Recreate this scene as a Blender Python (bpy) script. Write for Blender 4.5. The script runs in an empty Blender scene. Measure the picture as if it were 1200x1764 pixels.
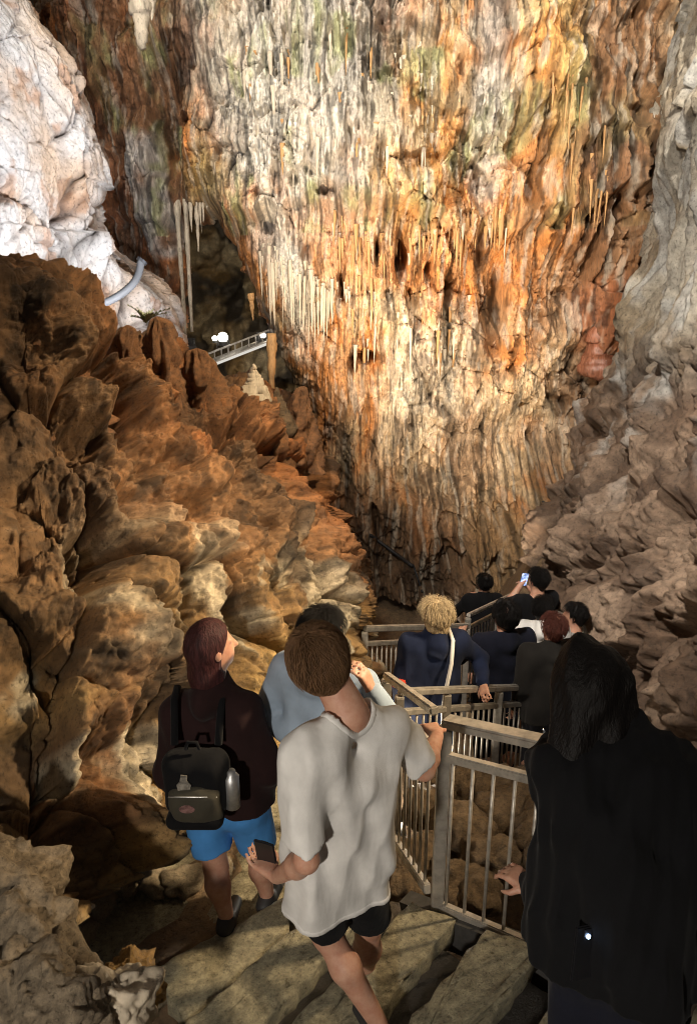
import bpy, bmesh, math, random
import numpy as np
from mathutils import Vector, Matrix
random.seed(7)
RNG = np.random.default_rng(11)
scn = bpy.context.scene
COL = scn.collection
F32 = np.float32

# ------------------------------------------------------------------ camera, world, exposure
CAMZ = 6.0
PITCH = math.radians(17.7)
FPX = 1274.0
cd = bpy.data.cameras.new('camera'); cam = bpy.data.objects.new('camera', cd); COL.objects.link(cam)
cam.location = (0, 0, CAMZ); cam.rotation_euler = (math.pi/2 - PITCH, 0, 0)
cd.sensor_fit = 'VERTICAL'; cd.sensor_height = 36.0; cd.lens = 26.0
cd.clip_start = 0.05; cd.clip_end = 300
scn.camera = cam
wd = bpy.data.worlds.new('World'); scn.world = wd; wd.use_nodes = True
bg = wd.node_tree.nodes['Background']
bg.inputs['Color'].default_value = (1.0, 0.86, 0.72, 1); bg.inputs['Strength'].default_value = 0.09
scn.view_settings.view_transform = 'Standard'
scn.view_settings.look = 'None'
scn.view_settings.exposure = 0.0
scn.view_settings.gamma = 1.0
scn.view_settings.use_curve_mapping = False
scn.render.engine = 'CYCLES'
scn.cycles.use_denoising = True
scn.cycles.filter_width = 0.95
scn.cycles.max_bounces = 5
scn.cycles.diffuse_bounces = 3
scn.cycles.glossy_bounces = 2
scn.cycles.sample_clamp_indirect = 4.0

CP, SP = math.cos(PITCH), math.sin(PITCH)
def at(px, py, Y):
    """photograph pixel + horizontal distance in metres -> world point"""
    x = (px-600)/FPX; v = (882-py)/FPX
    t = Y/(CP + v*SP)
    return np.array([x*t, Y, CAMZ + t*(-SP + v*CP)])
def on_z(px, py, z):
    x = (px-600)/FPX; v = (882-py)/FPX
    t = (z-CAMZ)/(-SP + v*CP)
    return np.array([x*t, t*(CP+v*SP), z])

# ------------------------------------------------------------------ the cave's lamps (floodlights, inferred or added, built at the end of this block)
LAMPS = []   # (position, target, watts, colour, cone degrees, blend, label)
COOL = (0.90, 0.93, 1.0); WARM = (1.0, 0.83, 0.62); NEUT = (1.0, 0.92, 0.81); AMBER = (1.0, 0.77, 0.49)
def lamp(p, t, w, c, cone, blend, label, size=0.10):
    LAMPS.append((Vector(p), Vector(t), w, c, cone, blend, label, size))
lamp(at(272, 592, 6.9), at(30, 150, 9.4), 800, COOL, 125, 0.8, 'floodlight hidden behind the brown ridge under the white slab')
lamp((-0.6, 5.4, 10.8), at(60, 260, 9.6), 1250, COOL, 44, 1.0, 'floodlight high in the cave aimed at the white slab')  # added second slab lamp, only for even frontal light
lamp(at(318, 610, 8.5), at(255, 360, 12.2), 160, COOL, 110, 0.8, 'floodlight behind the ridge beside the curved conduit')
lamp(at(505, 800, 10.4), at(720, 380, 13.6), 1700, WARM, 100, 0.9, 'floodlight behind the crags aimed up the orange flowstone')
lamp(at(870, 1072, 9.0), at(770, 640, 13.4), 1300, WARM, 72, 1.0, 'floodlight on the low floor aimed at the flowstone')
lamp((-3.4, 5.6, 11.4), at(700, 80, 13.4), 5200, NEUT, 90, 1.0, 'floodlight high on the left cave side aimed at upper flowstone')
lamp((2.2, 3.4, 11.0), at(860, 300, 13.4), 5600, NEUT, 56, 1.0, 'floodlight high on the right cave side aimed at the flowstone')  # added broad lamp, out of view, to light the rear wall evenly
lamp((-1.2, 1.5, 9.6), at(1110, 740, 6.8), 4400, NEUT, 56, 1.0, 'floodlight high above the stair aimed at the grey column')
lamp((2.7, 3.2, 6.5), at(350, 1180, 3.8), 1500, AMBER, 62, 0.9, 'floodlight on the right rocks above the near railing')
lamp((1.9, 4.6, 9.3), at(400, 780, 5.4), 1800, AMBER, 50, 1.0, 'floodlight high on the right rocks aimed at the brown slope')
lamp((-1.2, -1.6, 5.75), at(600, 1560, 2.4), 430, NEUT, 60, 0.9, 'floodlight low behind the stair head lighting the steps')

# ------------------------------------------------------------------ noise
TN = 512
_ang = RNG.random((TN, TN)).astype(F32)*2*np.pi
GX, GY = np.cos(_ang), np.sin(_ang)
RT = RNG.random((TN, TN)).astype(F32)
RT2 = RNG.random((TN, TN)).astype(F32)
def n2(x, y, seed=0):
    x = np.asarray(x, F32) + seed*17.31; y = np.asarray(y, F32) + seed*9.77
    xi = np.floor(x); yi = np.floor(y)
    fx = x-xi; fy = y-yi
    xi = xi.astype(np.int32) & (TN-1); yi = yi.astype(np.int32) & (TN-1)
    x1 = (xi+1) & (TN-1); y1 = (yi+1) & (TN-1)
    u = fx*fx*fx*(fx*(fx*6-15)+10); v = fy*fy*fy*(fy*(fy*6-15)+10)
    a = GX[xi, yi]*fx + GY[xi, yi]*fy
    b = GX[x1, yi]*(fx-1) + GY[x1, yi]*fy
    c = GX[xi, y1]*fx + GY[xi, y1]*(fy-1)
    d = GX[x1, y1]*(fx-1) + GY[x1, y1]*(fy-1)
    return ((a+(b-a)*u) + ((c+(d-c)*u)-(a+(b-a)*u))*v)*1.5
def fbm(x, y, o=4, seed=0, gain=0.5):
    s = 0; a = 1.0; c, sn = 0.8, 0.6
    for i in range(o):
        s = s + a*n2(x, y, seed+i*3)
        x, y = (x*c-y*sn)*2.03, (x*sn+y*c)*2.03; a *= gain
    return s
def ridged(x, y, o=4, seed=0, gain=0.5):
    s = 0; a = 1.0; c, sn = 0.8, 0.6
    for i in range(o):
        s = s + a*(1-2*np.abs(n2(x, y, seed+i*3)))
        x, y = (x*c-y*sn)*2.03, (x*sn+y*c)*2.03; a *= gain
    return s
def hsh(i, j):
    return RT[i.astype(np.int64) & (TN-1), j.astype(np.int64) & (TN-1)]
def worley(x, y, seed=0):
    x = np.asarray(x, F32)+seed*5.3; y = np.asarray(y, F32)+seed*3.1
    xi = np.floor(x).astype(np.int32); yi = np.floor(y).astype(np.int32)
    f1 = np.full(x.shape, 9, F32); f2 = f1.copy(); cid = np.zeros(x.shape, F32)
    for dx in (-1, 0, 1):
        for dy in (-1, 0, 1):
            cx = (xi+dx) & (TN-1); cy = (yi+dy) & (TN-1)
            d = np.hypot(xi+dx+RT[cx, cy]-x, yi+dy+RT2[cx, cy]-y)
            n = d < f1
            f2 = np.where(n, f1, np.minimum(f2, d)); cid = np.where(n, RT[cy, cx], cid); f1 = np.where(n, d, f1)
    return f1, f2, cid
def billow(x, y, o=4, seed=0, gain=0.5):
    s = 0; a = 1.0; c, sn = 0.8, 0.6
    for i in range(o):
        s = s + a*(np.abs(n2(x, y, seed+i*3))*2-0.5)
        x, y = (x*c-y*sn)*2.03, (x*sn+y*c)*2.03; a *= gain
    return s
def facets(x, y, seed=0, tilt=0.8):
    """broken faces: every cell its own level and tilt; returns level, crack distance"""
    x = np.asarray(x, F32)+seed*5.3; y = np.asarray(y, F32)+seed*3.1
    xi = np.floor(x).astype(np.int32); yi = np.floor(y).astype(np.int32)
    f1 = np.full(x.shape, 9, F32); f2 = f1.copy(); val = np.zeros(x.shape, F32)
    for dx in (-1, 0, 1):
        for dy in (-1, 0, 1):
            cx = (xi+dx) & (TN-1); cy = (yi+dy) & (TN-1)
            ex = x-(xi+dx+RT[cx, cy]); ey = y-(yi+dy+RT2[cx, cy]); d = np.hypot(ex, ey); n = d < f1
            f2 = np.where(n, f1, np.minimum(f2, d)); f1 = np.where(n, d, f1)
            val = np.where(n, RT[cy, cx]-0.5 + tilt*(GX[cx, cy]*ex+GY[cx, cy]*ey), val)
    return val, f2-f1
def sst(a, b, x):
    t = np.clip((x-a)/(b-a), 0, 1); return t*t*(3-2*t)
def drips(u, v, w, L, seed):
    """rounded hanging ribs with tapering tips: u across, v downwards, metres"""
    uw = u/w + 0.5*n2(u/w*0.25, v/L*0.7, seed)
    i = np.floor(uw); x = uw-i-0.5
    r = hsh(i, i*0+seed*7); r2 = hsh(i*3+5, i*0+seed*13)
    s = v/(L*(0.55+0.9*r)) + r2*7.3
    si = np.floor(s); s = s-si
    r3 = hsh(i*5+si*11, si*3+i+seed)
    half = 0.5*(1-0.8*s**2.5)*(0.55+0.45*r3)
    prof = np.sqrt(np.clip(1-(x/half)**2, 0, 1))
    return prof*(0.15+0.85*r3)*(0.25+0.75*s**0.8)

# ------------------------------------------------------------------ object helpers
def link(o, parent=None):
    COL.objects.link(o)
    if parent is not None: o.parent = parent
    return o
def tag(o, label=None, cat=None, group=None, kind=None):
    if label: o['label'] = label
    if cat: o['category'] = cat
    if group: o['group'] = group
    if kind: o['kind'] = kind
    return o
def empty(name, loc=(0, 0, 0), rz=0.0):
    o = bpy.data.objects.new(name, None); o.location = loc; o.rotation_euler = (0, 0, rz)
    o.empty_display_size = 0.1
    return link(o)
def mesh_np(name, V, Fq, mat, parent=None, smooth=True, col=None):
    V = np.ascontiguousarray(V, F32).reshape(-1, 3); Fq = np.ascontiguousarray(Fq, np.int32)
    me = bpy.data.meshes.new(name); k = Fq.shape[1]
    me.vertices.add(len(V)); me.vertices.foreach_set('co', V.ravel())
    me.loops.add(Fq.size); me.loops.foreach_set('vertex_index', Fq.ravel())
    me.polygons.add(len(Fq))
    me.polygons.foreach_set('loop_start', np.arange(0, Fq.size, k, dtype=np.int32))
    me.polygons.foreach_set('use_smooth', np.full(len(Fq), smooth))
    if col is not None:
        a = me.color_attributes.new('Col', 'FLOAT_COLOR', 'POINT')
        c4 = np.ones((len(V), 4), F32); c4[:, :3] = col.reshape(-1, 3); a.data.foreach_set('color', c4.ravel())
    me.update(calc_edges=True); me.validate()
    if mat: me.materials.append(mat)
    return link(bpy.data.objects.new(name, me), parent)
def grid_faces(n, m):
    i = np.arange(n*m).reshape(n, m)
    return np.stack([i[:-1, :-1], i[:-1, 1:], i[1:, 1:], i[1:, :-1]], -1).reshape(-1, 4)
class MB:
    """collects boxes, tubes and lathes into one mesh"""
    def __init__(s): s.v = []; s.f = []
    def add(s, V, F):
        o = len(s.v); s.v += [tuple(map(float, p)) for p in V]; s.f += [tuple(int(i)+o for i in f) for f in F]; return s
    def box(s, c, d, R=None):
        P = [Vector((x*d[0]/2, y*d[1]/2, z*d[2]/2)) for x in (-1, 1) for y in (-1, 1) for z in (-1, 1)]
        if R is not None: P = [R @ p for p in P]
        c = Vector(c); P = [p+c for p in P]
        return s.add(P, [(0, 1, 3, 2), (4, 6, 7, 5), (0, 4, 5, 1), (2, 3, 7, 6), (0, 2, 6, 4), (1, 5, 7, 3)])
    def bar(s, a, b, w, h, up=(0, 0, 1)):
        """box from a to b, w wide and h high"""
        a = Vector(a); b = Vector(b); d = (b-a).normalized(); up = Vector(up)
        if abs(d.dot(up)) > 0.99: up = Vector((0, 1, 0))
        x = d.cross(up).normalized(); z = x.cross(d)
        P = [p + x*sx*w/2 + z*sz*h/2 for p in (a, b) for sx in (-1, 1) for sz in (-1, 1)]
        return s.add(P, [(0, 1, 3, 2), (4, 6, 7, 5), (0, 4, 5, 1), (2, 3, 7, 6), (0, 2, 6, 4), (1, 5, 7, 3)])
    def tube(s, pts, rad, n=8, caps=True):
        pts = [Vector(p) for p in pts]; V = []; Fc = []
        rad = rad if hasattr(rad, '__len__') else [rad]*len(pts)
        ref = None
        for i, p in enumerate(pts):
            d = (pts[min(i+1, len(pts)-1)]-pts[max(i-1, 0)]).normalized()
            if ref is None: ref = d.orthogonal().normalized()
            x = (ref - d*ref.dot(d)).normalized(); ref = x; y = d.cross(x)
            for k in range(n):
                a = 2*math.pi*k/n; V.append(p + (x*math.cos(a)+y*math.sin(a))*rad[i])
        for i in range(len(pts)-1):
            for k in range(n):
                Fc.append((i*n+k, i*n+(k+1) % n, (i+1)*n+(k+1) % n, (i+1)*n+k))
        if caps: Fc += [tuple(range(n))[::-1], tuple((len(pts)-1)*n+k for k in range(n))]
        return s.add(V, Fc)
    def build(s, name, mat, parent=None, smooth=False, bevel=0):
        me = bpy.data.meshes.new(name); me.from_pydata(s.v, [], s.f); me.update()
        if bevel:
            bm = bmesh.new(); bm.from_mesh(me)
            bmesh.ops.bevel(bm, geom=bm.edges[:], offset=bevel, segments=2, affect='EDGES', clamp_overlap=True)
            bm.to_mesh(me); bm.free()
        if smooth: me.polygons.foreach_set('use_smooth', [True]*len(me.polygons))
        if mat: me.materials.append(mat)
        return link(bpy.data.objects.new(name, me), parent)

# ------------------------------------------------------------------ materials
MATS = {}
def newmat(name):
    m = bpy.data.materials.new(name); m.use_nodes = True
    nt = m.node_tree; b = nt.nodes['Principled BSDF']; MATS[name] = m
    return m, nt, b
def N(nt, t, **kw):
    n = nt.nodes.new(t)
    for k, v in kw.items():
        if k in n.inputs: n.inputs[k].default_value = v
        else: setattr(n, k, v)
    return n
def noise_node(nt, scale, detail=6, rough=0.6, vec=None):
    n = N(nt, 'ShaderNodeTexNoise'); n.inputs['Scale'].default_value = scale
    n.inputs['Detail'].default_value = detail; n.inputs['Roughness'].default_value = rough
    if vec is not None: nt.links.new(vec, n.inputs['Vector'])
    return n
def ramp(nt, fac, stops):
    r = N(nt, 'ShaderNodeValToRGB'); e = r.color_ramp.elements
    while len(e) < len(stops): e.new(0.5)
    for i, (p, c) in enumerate(stops):
        e[i].position = p; e[i].color = (*c, 1) if hasattr(c, '__len__') else (c, c, c, 1)
    nt.links.new(fac, r.inputs['Fac']); return r
def mixc(nt, mode, fac, a, b):
    m = N(nt, 'ShaderNodeMix', data_type='RGBA', blend_type=mode)
    for s, v in (('Factor', fac), ('A', a), ('B', b)):
        i = m.inputs[0 if s == 'Factor' else 6 if s == 'A' else 7]
        if hasattr(v, 'links'): nt.links.new(v, i)
        elif s == 'Factor': i.default_value = v
        else: i.default_value = (*v, 1)
    return m.outputs[2]
def rock_mat(name, base=None, scale=1.0, rough=(0.45, 0.85), bump=0.5, streak=False, contrast=(0.55, 1.35), spec=0.4):
    m, nt, b = newmat(name)
    tc = N(nt, 'ShaderNodeTexCoord').outputs['Object']
    if streak:
        mp = N(nt, 'ShaderNodeMapping'); mp.inputs['Scale'].default_value = (1, 1, 0.28); nt.links.new(tc, mp.inputs['Vector']); sv = mp.outputs[0]
    else: sv = tc
    if base is None:
        at_ = N(nt, 'ShaderNodeAttribute', attribute_name='Col'); c0 = at_.outputs['Color']
    else:
        rgb = N(nt, 'ShaderNodeRGB'); rgb.outputs[0].default_value = (*base, 1); c0 = rgb.outputs[0]
    na = noise_node(nt, 9*scale, 5, 0.7, sv)
    ra = ramp(nt, na.outputs['Fac'], [(0.3, contrast[0]), (0.7, contrast[1])])
    c1 = mixc(nt, 'MULTIPLY', 1.0, c0, ra.outputs['Color'])
    nb = noise_node(nt, 28*scale, 4, 0.72, sv)
    rb = ramp(nt, nb.outputs['Fac'], [(0.34, 0.36), (0.46, 1.0), (0.62, 1.0), (0.74, 1.5)])
    c2 = mixc(nt, 'MULTIPLY', 0.8, c1, rb.outputs['Color'])
    nt.links.new(c2, b.inputs['Base Color'])
    rr = ramp(nt, na.outputs['Fac'], [(0.35, rough[0]), (0.65, rough[1])])
    nt.links.new(rr.outputs['Color'], b.inputs['Roughness'])
    b.inputs['Specular IOR Level'].default_value = spec
    nc = noise_node(nt, 24*scale, 7, 0.78, sv)
    bp = N(nt, 'ShaderNodeBump'); bp.inputs['Strength'].default_value = bump; bp.inputs['Distance'].default_value = 0.06/scale
    nt.links.new(nc.outputs['Fac'], bp.inputs['Height']); nt.links.new(bp.outputs[0], b.inputs['Normal'])
    return m
rock_mat('flowstone', streak=True, bump=0.6)
rock_mat('cave_rock', bump=0.7, scale=1.3)
rock_mat('slab_stone', bump=0.5, scale=0.9, contrast=(0.8, 1.15))
rock_mat('calcite', base=(0.52, 0.44, 0.33), streak=True, bump=0.3)
rock_mat('calcite_orange', base=(0.45, 0.25, 0.10), streak=True, bump=0.3)
rock_mat('boulder_stone', base=(0.17, 0.115, 0.065), scale=2.2, bump=1.0, contrast=(0.35, 1.5))
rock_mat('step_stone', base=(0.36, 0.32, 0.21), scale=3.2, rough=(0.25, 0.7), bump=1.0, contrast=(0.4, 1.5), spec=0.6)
rock_mat('riser_stone', base=(0.035, 0.03, 0.025), scale=3, bump=0.8, rough=(0.3, 0.6))  # near-black colour stands for the shadow between the steps
rock_mat('edge_stone', base=(0.26, 0.21, 0.14), scale=3, bump=0.8)
def metal(name, c, r=0.4, mt=0.75):
    m, nt, b = newmat(name)
    tc = N(nt, 'ShaderNodeTexCoord').outputs['Object']
    n = noise_node(nt, 14, 5, 0.6, tc)
    rc = ramp(nt, n.outputs['Fac'], [(0.3, tuple(x*0.55 for x in c)), (0.6, c)])
    nt.links.new(rc.outputs[0], b.inputs['Base Color'])
    rr = ramp(nt, n.outputs['Fac'], [(0.3, r+0.25), (0.65, r)]); nt.links.new(rr.outputs[0], b.inputs['Roughness'])
    b.inputs['Metallic'].default_value = mt
    return m
metal('steel', (0.50, 0.46, 0.40), 0.36, 0.5)
metal('dark_steel', (0.10, 0.095, 0.09), 0.5, 0.5)
metal('aluminium', (0.6, 0.6, 0.6), 0.35, 0.8)
def plain(name, c, r=0.6, **kw):
    m, nt, b = newmat(name)
    b.inputs['Base Color'].default_value = (*c, 1); b.inputs['Roughness'].default_value = r
    for k, v in kw.items(): b.inputs[k].default_value = v
    return m
def cloth(name, c, scale=1.0, wr=0.4, var=0.25):
    m, nt, b = newmat(name)
    tc = N(nt, 'ShaderNodeTexCoord').outputs['Object']
    n = noise_node(nt, 5*scale, 5, 0.6, tc)
    rc = ramp(nt, n.outputs['Fac'], [(0.3, tuple(x*(1-var) for x in c)), (0.7, tuple(min(1, x*(1+var*0.4)) for x in c))])
    nt.links.new(rc.outputs[0], b.inputs['Base Color'])
    b.inputs['Roughness'].default_value = 0.92; b.inputs['Specular IOR Level'].default_value = 0.15
    b.inputs['Sheen Weight'].default_value = 0.03
    mp = N(nt, 'ShaderNodeMapping'); mp.inputs['Scale'].default_value = (1, 1, 0.35); nt.links.new(tc, mp.inputs['Vector'])
    w1 = noise_node(nt, 9*scale, 3, 0.5, mp.outputs[0]); w2 = noise_node(nt, 400, 2, 0.5, tc)
    mx = N(nt, 'ShaderNodeMath', operation='MULTIPLY_ADD'); nt.links.new(w2.outputs['Fac'], mx.inputs[0]); mx.inputs[1].default_value = 0.05
    nt.links.new(w1.outputs['Fac'], mx.inputs[2])
    bp = N(nt, 'ShaderNodeBump'); bp.inputs['Strength'].default_value = wr; bp.inputs['Distance'].default_value = 0.03
    nt.links.new(mx.outputs[0], bp.inputs['Height']); nt.links.new(bp.outputs[0], b.inputs['Normal'])
    return m
def skin(name, c):
    m, nt, b = newmat(name)
    tc = N(nt, 'ShaderNodeTexCoord').outputs['Object']
    n = noise_node(nt, 22, 6, 0.7, tc)
    rc = ramp(nt, n.outputs['Fac'], [(0.3, (c[0]*0.78, c[1]*0.60, c[2]*0.55)), (0.68, c)])
    nt.links.new(rc.outputs[0], b.inputs['Base Color'])
    b.inputs['Roughness'].default_value = 0.55; b.inputs['Subsurface Weight'].default_value = 0.12
    b.inputs['Subsurface Radius'].default_value = (0.012, 0.004, 0.002); b.inputs['Subsurface Scale'].default_value = 1.0
    return m
skin('skin', (0.56, 0.33, 0.23)); skin('skin_tan', (0.42, 0.23, 0.14))
def hairmat(name, c):
    m, nt, b = newmat(name)
    tc = N(nt, 'ShaderNodeTexCoord').outputs['Object']
    mp = N(nt, 'ShaderNodeMapping'); mp.inputs['Scale'].default_value = (1, 1, 0.2); nt.links.new(tc, mp.inputs['Vector'])
    n = noise_node(nt, 90, 3, 0.6, mp.outputs[0])
    rc = ramp(nt, n.outputs['Fac'], [(0.3, tuple(x*0.45 for x in c)), (0.7, tuple(x*1.3 for x in c))])
    nt.links.new(rc.outputs[0], b.inputs['Base Color']); b.inputs['Roughness'].default_value = 0.6; b.inputs['Specular IOR Level'].default_value = 0.22
    bp = N(nt, 'ShaderNodeBump'); bp.inputs['Strength'].default_value = 0.7; bp.inputs['Distance'].default_value = 0.01
    nt.links.new(n.outputs['Fac'], bp.inputs['Height']); nt.links.new(bp.outputs[0], b.inputs['Normal'])
    return m
hairmat('hair_brown', (0.17, 0.09, 0.042)); hairmat('hair_dark', (0.006, 0.0045, 0.004)); hairmat('hair_blond', (0.55, 0.42, 0.25))
hairmat('hair_auburn', (0.10, 0.03, 0.02)); hairmat('hair_maroon', (0.05, 0.016, 0.016))
def emis(name, c, s):
    m, nt, b = newmat(name); b.inputs['Base Color'].default_value = (0, 0, 0, 1)
    b.inputs['Emission Color'].default_value = (*c, 1); b.inputs['Emission Strength'].default_value = s
    return m
emis('lens_glow', (1.0, 0.93, 0.82), 14.0); emis('led_blue', (0.45, 0.65, 1.0), 12.0); emis('strip_glow', (1.0, 0.95, 0.85), 0.7)
M = MATS

# ------------------------------------------------------------------ cave surfaces
def rbf(pts, vals, lam=1e-3):
    """thin plate surface through scattered points; returns f(a, b)"""
    P = np.asarray(pts, float); n = len(P)
    d = np.linalg.norm(P[:, None]-P[None], axis=2)
    K = np.where(d > 0, d*d*np.log(d+1e-12), 0) + lam*np.eye(n)
    Q = np.c_[np.ones(n), P]; A = np.block([[K, Q], [Q.T, np.zeros((3, 3))]])
    w = np.linalg.solve(A, np.r_[np.asarray(vals, float), 0, 0, 0])
    def f(a, b):
        a = np.asarray(a, float); b = np.asarray(b, float)
        o = w[n] + w[n+1]*a + w[n+2]*b
        for i in range(n):
            r2 = (a-P[i, 0])**2 + (b-P[i, 1])**2
            o = o + w[i]*0.5*r2*np.log(r2+1e-12)
        return o
    return f
def upsample(A, n, axis):
    """Catmull-Rom resample along one axis"""
    A = np.moveaxis(A, axis, 0); k = A.shape[0]
    t = np.linspace(0, k-1, n); i = np.minimum(t.astype(int), k-2); f = (t-i).reshape(-1, *([1]*(A.ndim-1)))
    g = lambda j: A[np.clip(j, 0, k-1)]
    p0, p1, p2, p3 = g(i-1), g(i), g(i+1), g(i+2)
    R = 0.5*(2*p1 + (p2-p0)*f + (2*p0-5*p1+4*p2-p3)*f*f + (3*p1-p0-3*p2+p3)*f**3)
    return np.moveaxis(R, 0, axis)
def normals(Pg):
    du = np.gradient(Pg, axis=0); dv = np.gradient(Pg, axis=1)
    n = np.cross(du, dv); return n/(np.linalg.norm(n, axis=2, keepdims=True)+1e-9)
def arc(Pg, z=(0, 0, 1)):
    """down-slope and along-slope coordinates (metres) in the surface's own mean plane"""
    n = normals(Pg)[::8, ::8].reshape(-1, 3).mean(0); n /= np.linalg.norm(n)
    h = np.cross(n, z); h /= np.linalg.norm(h)
    if h[0]+h[1] < 0: h = -h
    d = np.cross(h, n); d = d if d[2] < 0 else -d
    return (Pg@d).astype(F32), (Pg@h).astype(F32)
def loft(rows, n, m):
    C = np.array([[at(*p) for p in r] for r in rows])
    return upsample(upsample(C, n, 0), m, 1)
def lerp(a, b, t):
    a = np.asarray(a, F32); b = np.asarray(b, F32)
    return a + (b-a)*t[..., None]
def blob(X, Z, c, rx, rz, wob, p=2.0):
    """soft patch centred on world (x, z), edge broken up by noise"""
    d = np.sqrt(((X-c[0])/rx)**2 + ((Z-c[2])/rz)**2) + wob
    return np.clip(1.25-d**p*0.9, 0, 1)

# ---- rear wall: a height field over world x / z
ctrl = [(250,-200,15),(450,-200,14),(700,-200,13.2),(950,-200,13.0),(1150,-200,12.2),(100,100,15.4),(100,400,15.4),
 (250,100,15.2),(350,60,14.7),(450,100,14.0),(600,100,13.5),(750,80,13.3),(900,100,13),(1020,100,12.7),(1120,100,12.2),
 (280,300,14.9),(420,300,13.8),(520,330,13.5),(640,340,13.3),(760,330,13.2),(900,330,13.1),(1000,350,12.7),(1100,350,12.2),
 (300,450,15),(480,470,13.8),(560,480,13.7),(680,480,13.6),(800,480,13.5),(900,480,13.3),(1000,520,12.8),(1080,520,12.2),
 (300,650,15),(480,650,14.4),(560,650,14.0),(700,650,13.7),(850,650,13.5),(1000,650,13),
 (450,800,14),(560,800,13.6),(700,820,13.4),(850,820,13.2),(980,800,12.6),
 (500,950,13),(600,950,12.6),(700,950,12.4),(830,950,12.0),(930,930,11.4),(620,1060,11.9),(750,1060,11.6),(850,1060,11.3)]
cw = np.array([at(*c) for c in ctrl])
depth = rbf(cw[:, [0, 2]], cw[:, 1], 0.02)
NX, NZ = 810, 800
gx = np.linspace(-6.3, 5.7, NX); gz = np.linspace(11.3, 0.5, NZ)
cX, cZ = np.meshgrid(np.linspace(-6.3, 5.7, 110), np.linspace(11.3, 0.5, 110), indexing='ij')
cY = depth(cX, cZ)
RY = upsample(upsample(cY, NX, 0), NZ, 1).astype(F32)
RX, RZ = np.meshgrid(gx.astype(F32), gz.astype(F32), indexing='ij')
U, V = RX, -RZ
hole_px = [(302,372),(352,372),(385,420),(425,505),(455,590),(480,650),(520,690),(545,760),(560,960),(300,960),(285,700),(298,500)]
hp = np.array([at(a, b, 14.6)[[0, 2]] for a, b in hole_px])
def poly_sd(X, Z, P):
    d = np.full(X.shape, 1e9, F32); s = np.zeros(X.shape, bool)
    for i in range(len(P)):
        a = P[i]; b = P[(i+1) % len(P)]; e = b-a
        wx = X-a[0]; wz = Z-a[1]
        t = np.clip((wx*e[0]+wz*e[1])/(e@e), 0, 1)
        d = np.minimum(d, np.hypot(wx-e[0]*t, wz-e[1]*t))
        c = ((a[1] > Z) != (b[1] > Z)) & (X < (b[0]-a[0])*(Z-a[1])/(b[1]-a[1]+1e-12)+a[0])
        s ^= c
    return np.where(s, -d, d)
sd = poly_sd(RX, RZ, hp) + 0.10*fbm(U*2.2, V*2.2, 3, 5)
# large form
w0 = fbm(U*0.35, V*0.25, 3, 1)
disp = 0.55*fbm(U*0.55, V*0.3, 3, 2) + 0.25*fbm(U*1.3+w0, V*0.6, 3, 3)
# ledge lines where the wall steps back under fringes
for (px, py, amt, wd_) in ((700, 372, 0.55, 0.10), (760, 250, 0.30, 0.08), (620, 180, 0.2, 0.06), (700, 560, 0.25, 0.12), (980, 80, 0.3, 0.1)):
    zc = at(px, py, 13.5)[2]
    wob = 0.55*fbm(U*0.5, V*0+py*0.01, 3, 30) + 0.12*n2(U*3.1, U*0+py, 31) + 0.10*n2(U*8, U*0+py, 33)
    t = (RZ-zc-wob)
    disp = disp + amt*sst(-wd_, wd_, t)*np.exp(-np.clip(t, 0, 9)/1.1)*(0.45+0.55*sst(-0.2, 0.5, n2(U*0.6, V*0+py*0.03, 8)+0.3))
drape = sst(-0.25, 0.35, fbm(U*0.5, V*0.35, 3, 12)+0.1)      # where ribs are strong
rugged = 1-sst(-0.3, 0.3, fbm(U*0.6, V*0.5, 3, 14))
Uw = U + 0.06*n2(U*1.5, V*1.2, 40)
low = sst(at(700, 860, 13)[2], at(700, 780, 13.3)[2], RZ)  # the foot of the wall is broken rock
d1 = drips(Uw, V, 0.26, 1.9, 3); d2 = drips(Uw, V, 0.12, 0.9, 5); d3 = drips(Uw, V, 0.07, 0.6, 9); d4 = drips(U+0.03*n2(U*3, V*2, 46), V, 0.045, 0.32, 11)
disp = disp + low*(0.16*d1*drape + 0.10*d2*(0.2+0.8*drape)*sst(-.3,.4,fbm(U*1.1,V*1.3,3,44)) + 0.07*d3 + 0.035*d4)
rd = ridged(Uw*1.6, V*0.9, 5, 50, 0.6)
f1, f2, cid = worley(U*1.7+0.3*w0, V*0.9, 3)
disp = disp + rugged*(0.10*rd + 0.16*(cid-0.5)) - 0.10*rugged*np.exp(-(f2-f1)/0.06)
fa, fc = facets(U*2.4+0.4*w0, V*1.5, 7); fb, fd = facets(U*6.5, V*4.0, 8)
disp = disp + (0.25+rugged)*(0.15*fa-0.09*np.exp(-fc/0.05)) + (0.3+0.7*rugged)*(0.055*fb-0.03*np.exp(-fd/0.07))
disp = disp + 0.05*fbm(U*5, V*2.6, 4, 60) + 0.04*ridged(U*9, V*5, 3, 64) + 0.024*n2(U*26, V*10, 66)
g1, g2, gid = worley(U*3.2, V*2.2, 9)
disp = disp + (1-low)*(0.18*(gid-0.5)+0.10*ridged(U*2.5, V*2, 4, 70)-0.08*np.exp(-(g2-g1)/0.08))
pit = n2(U*3.3, V*1.6, 80)
disp = disp - 0.28*sst(0.42, 0.7, pit)
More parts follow.
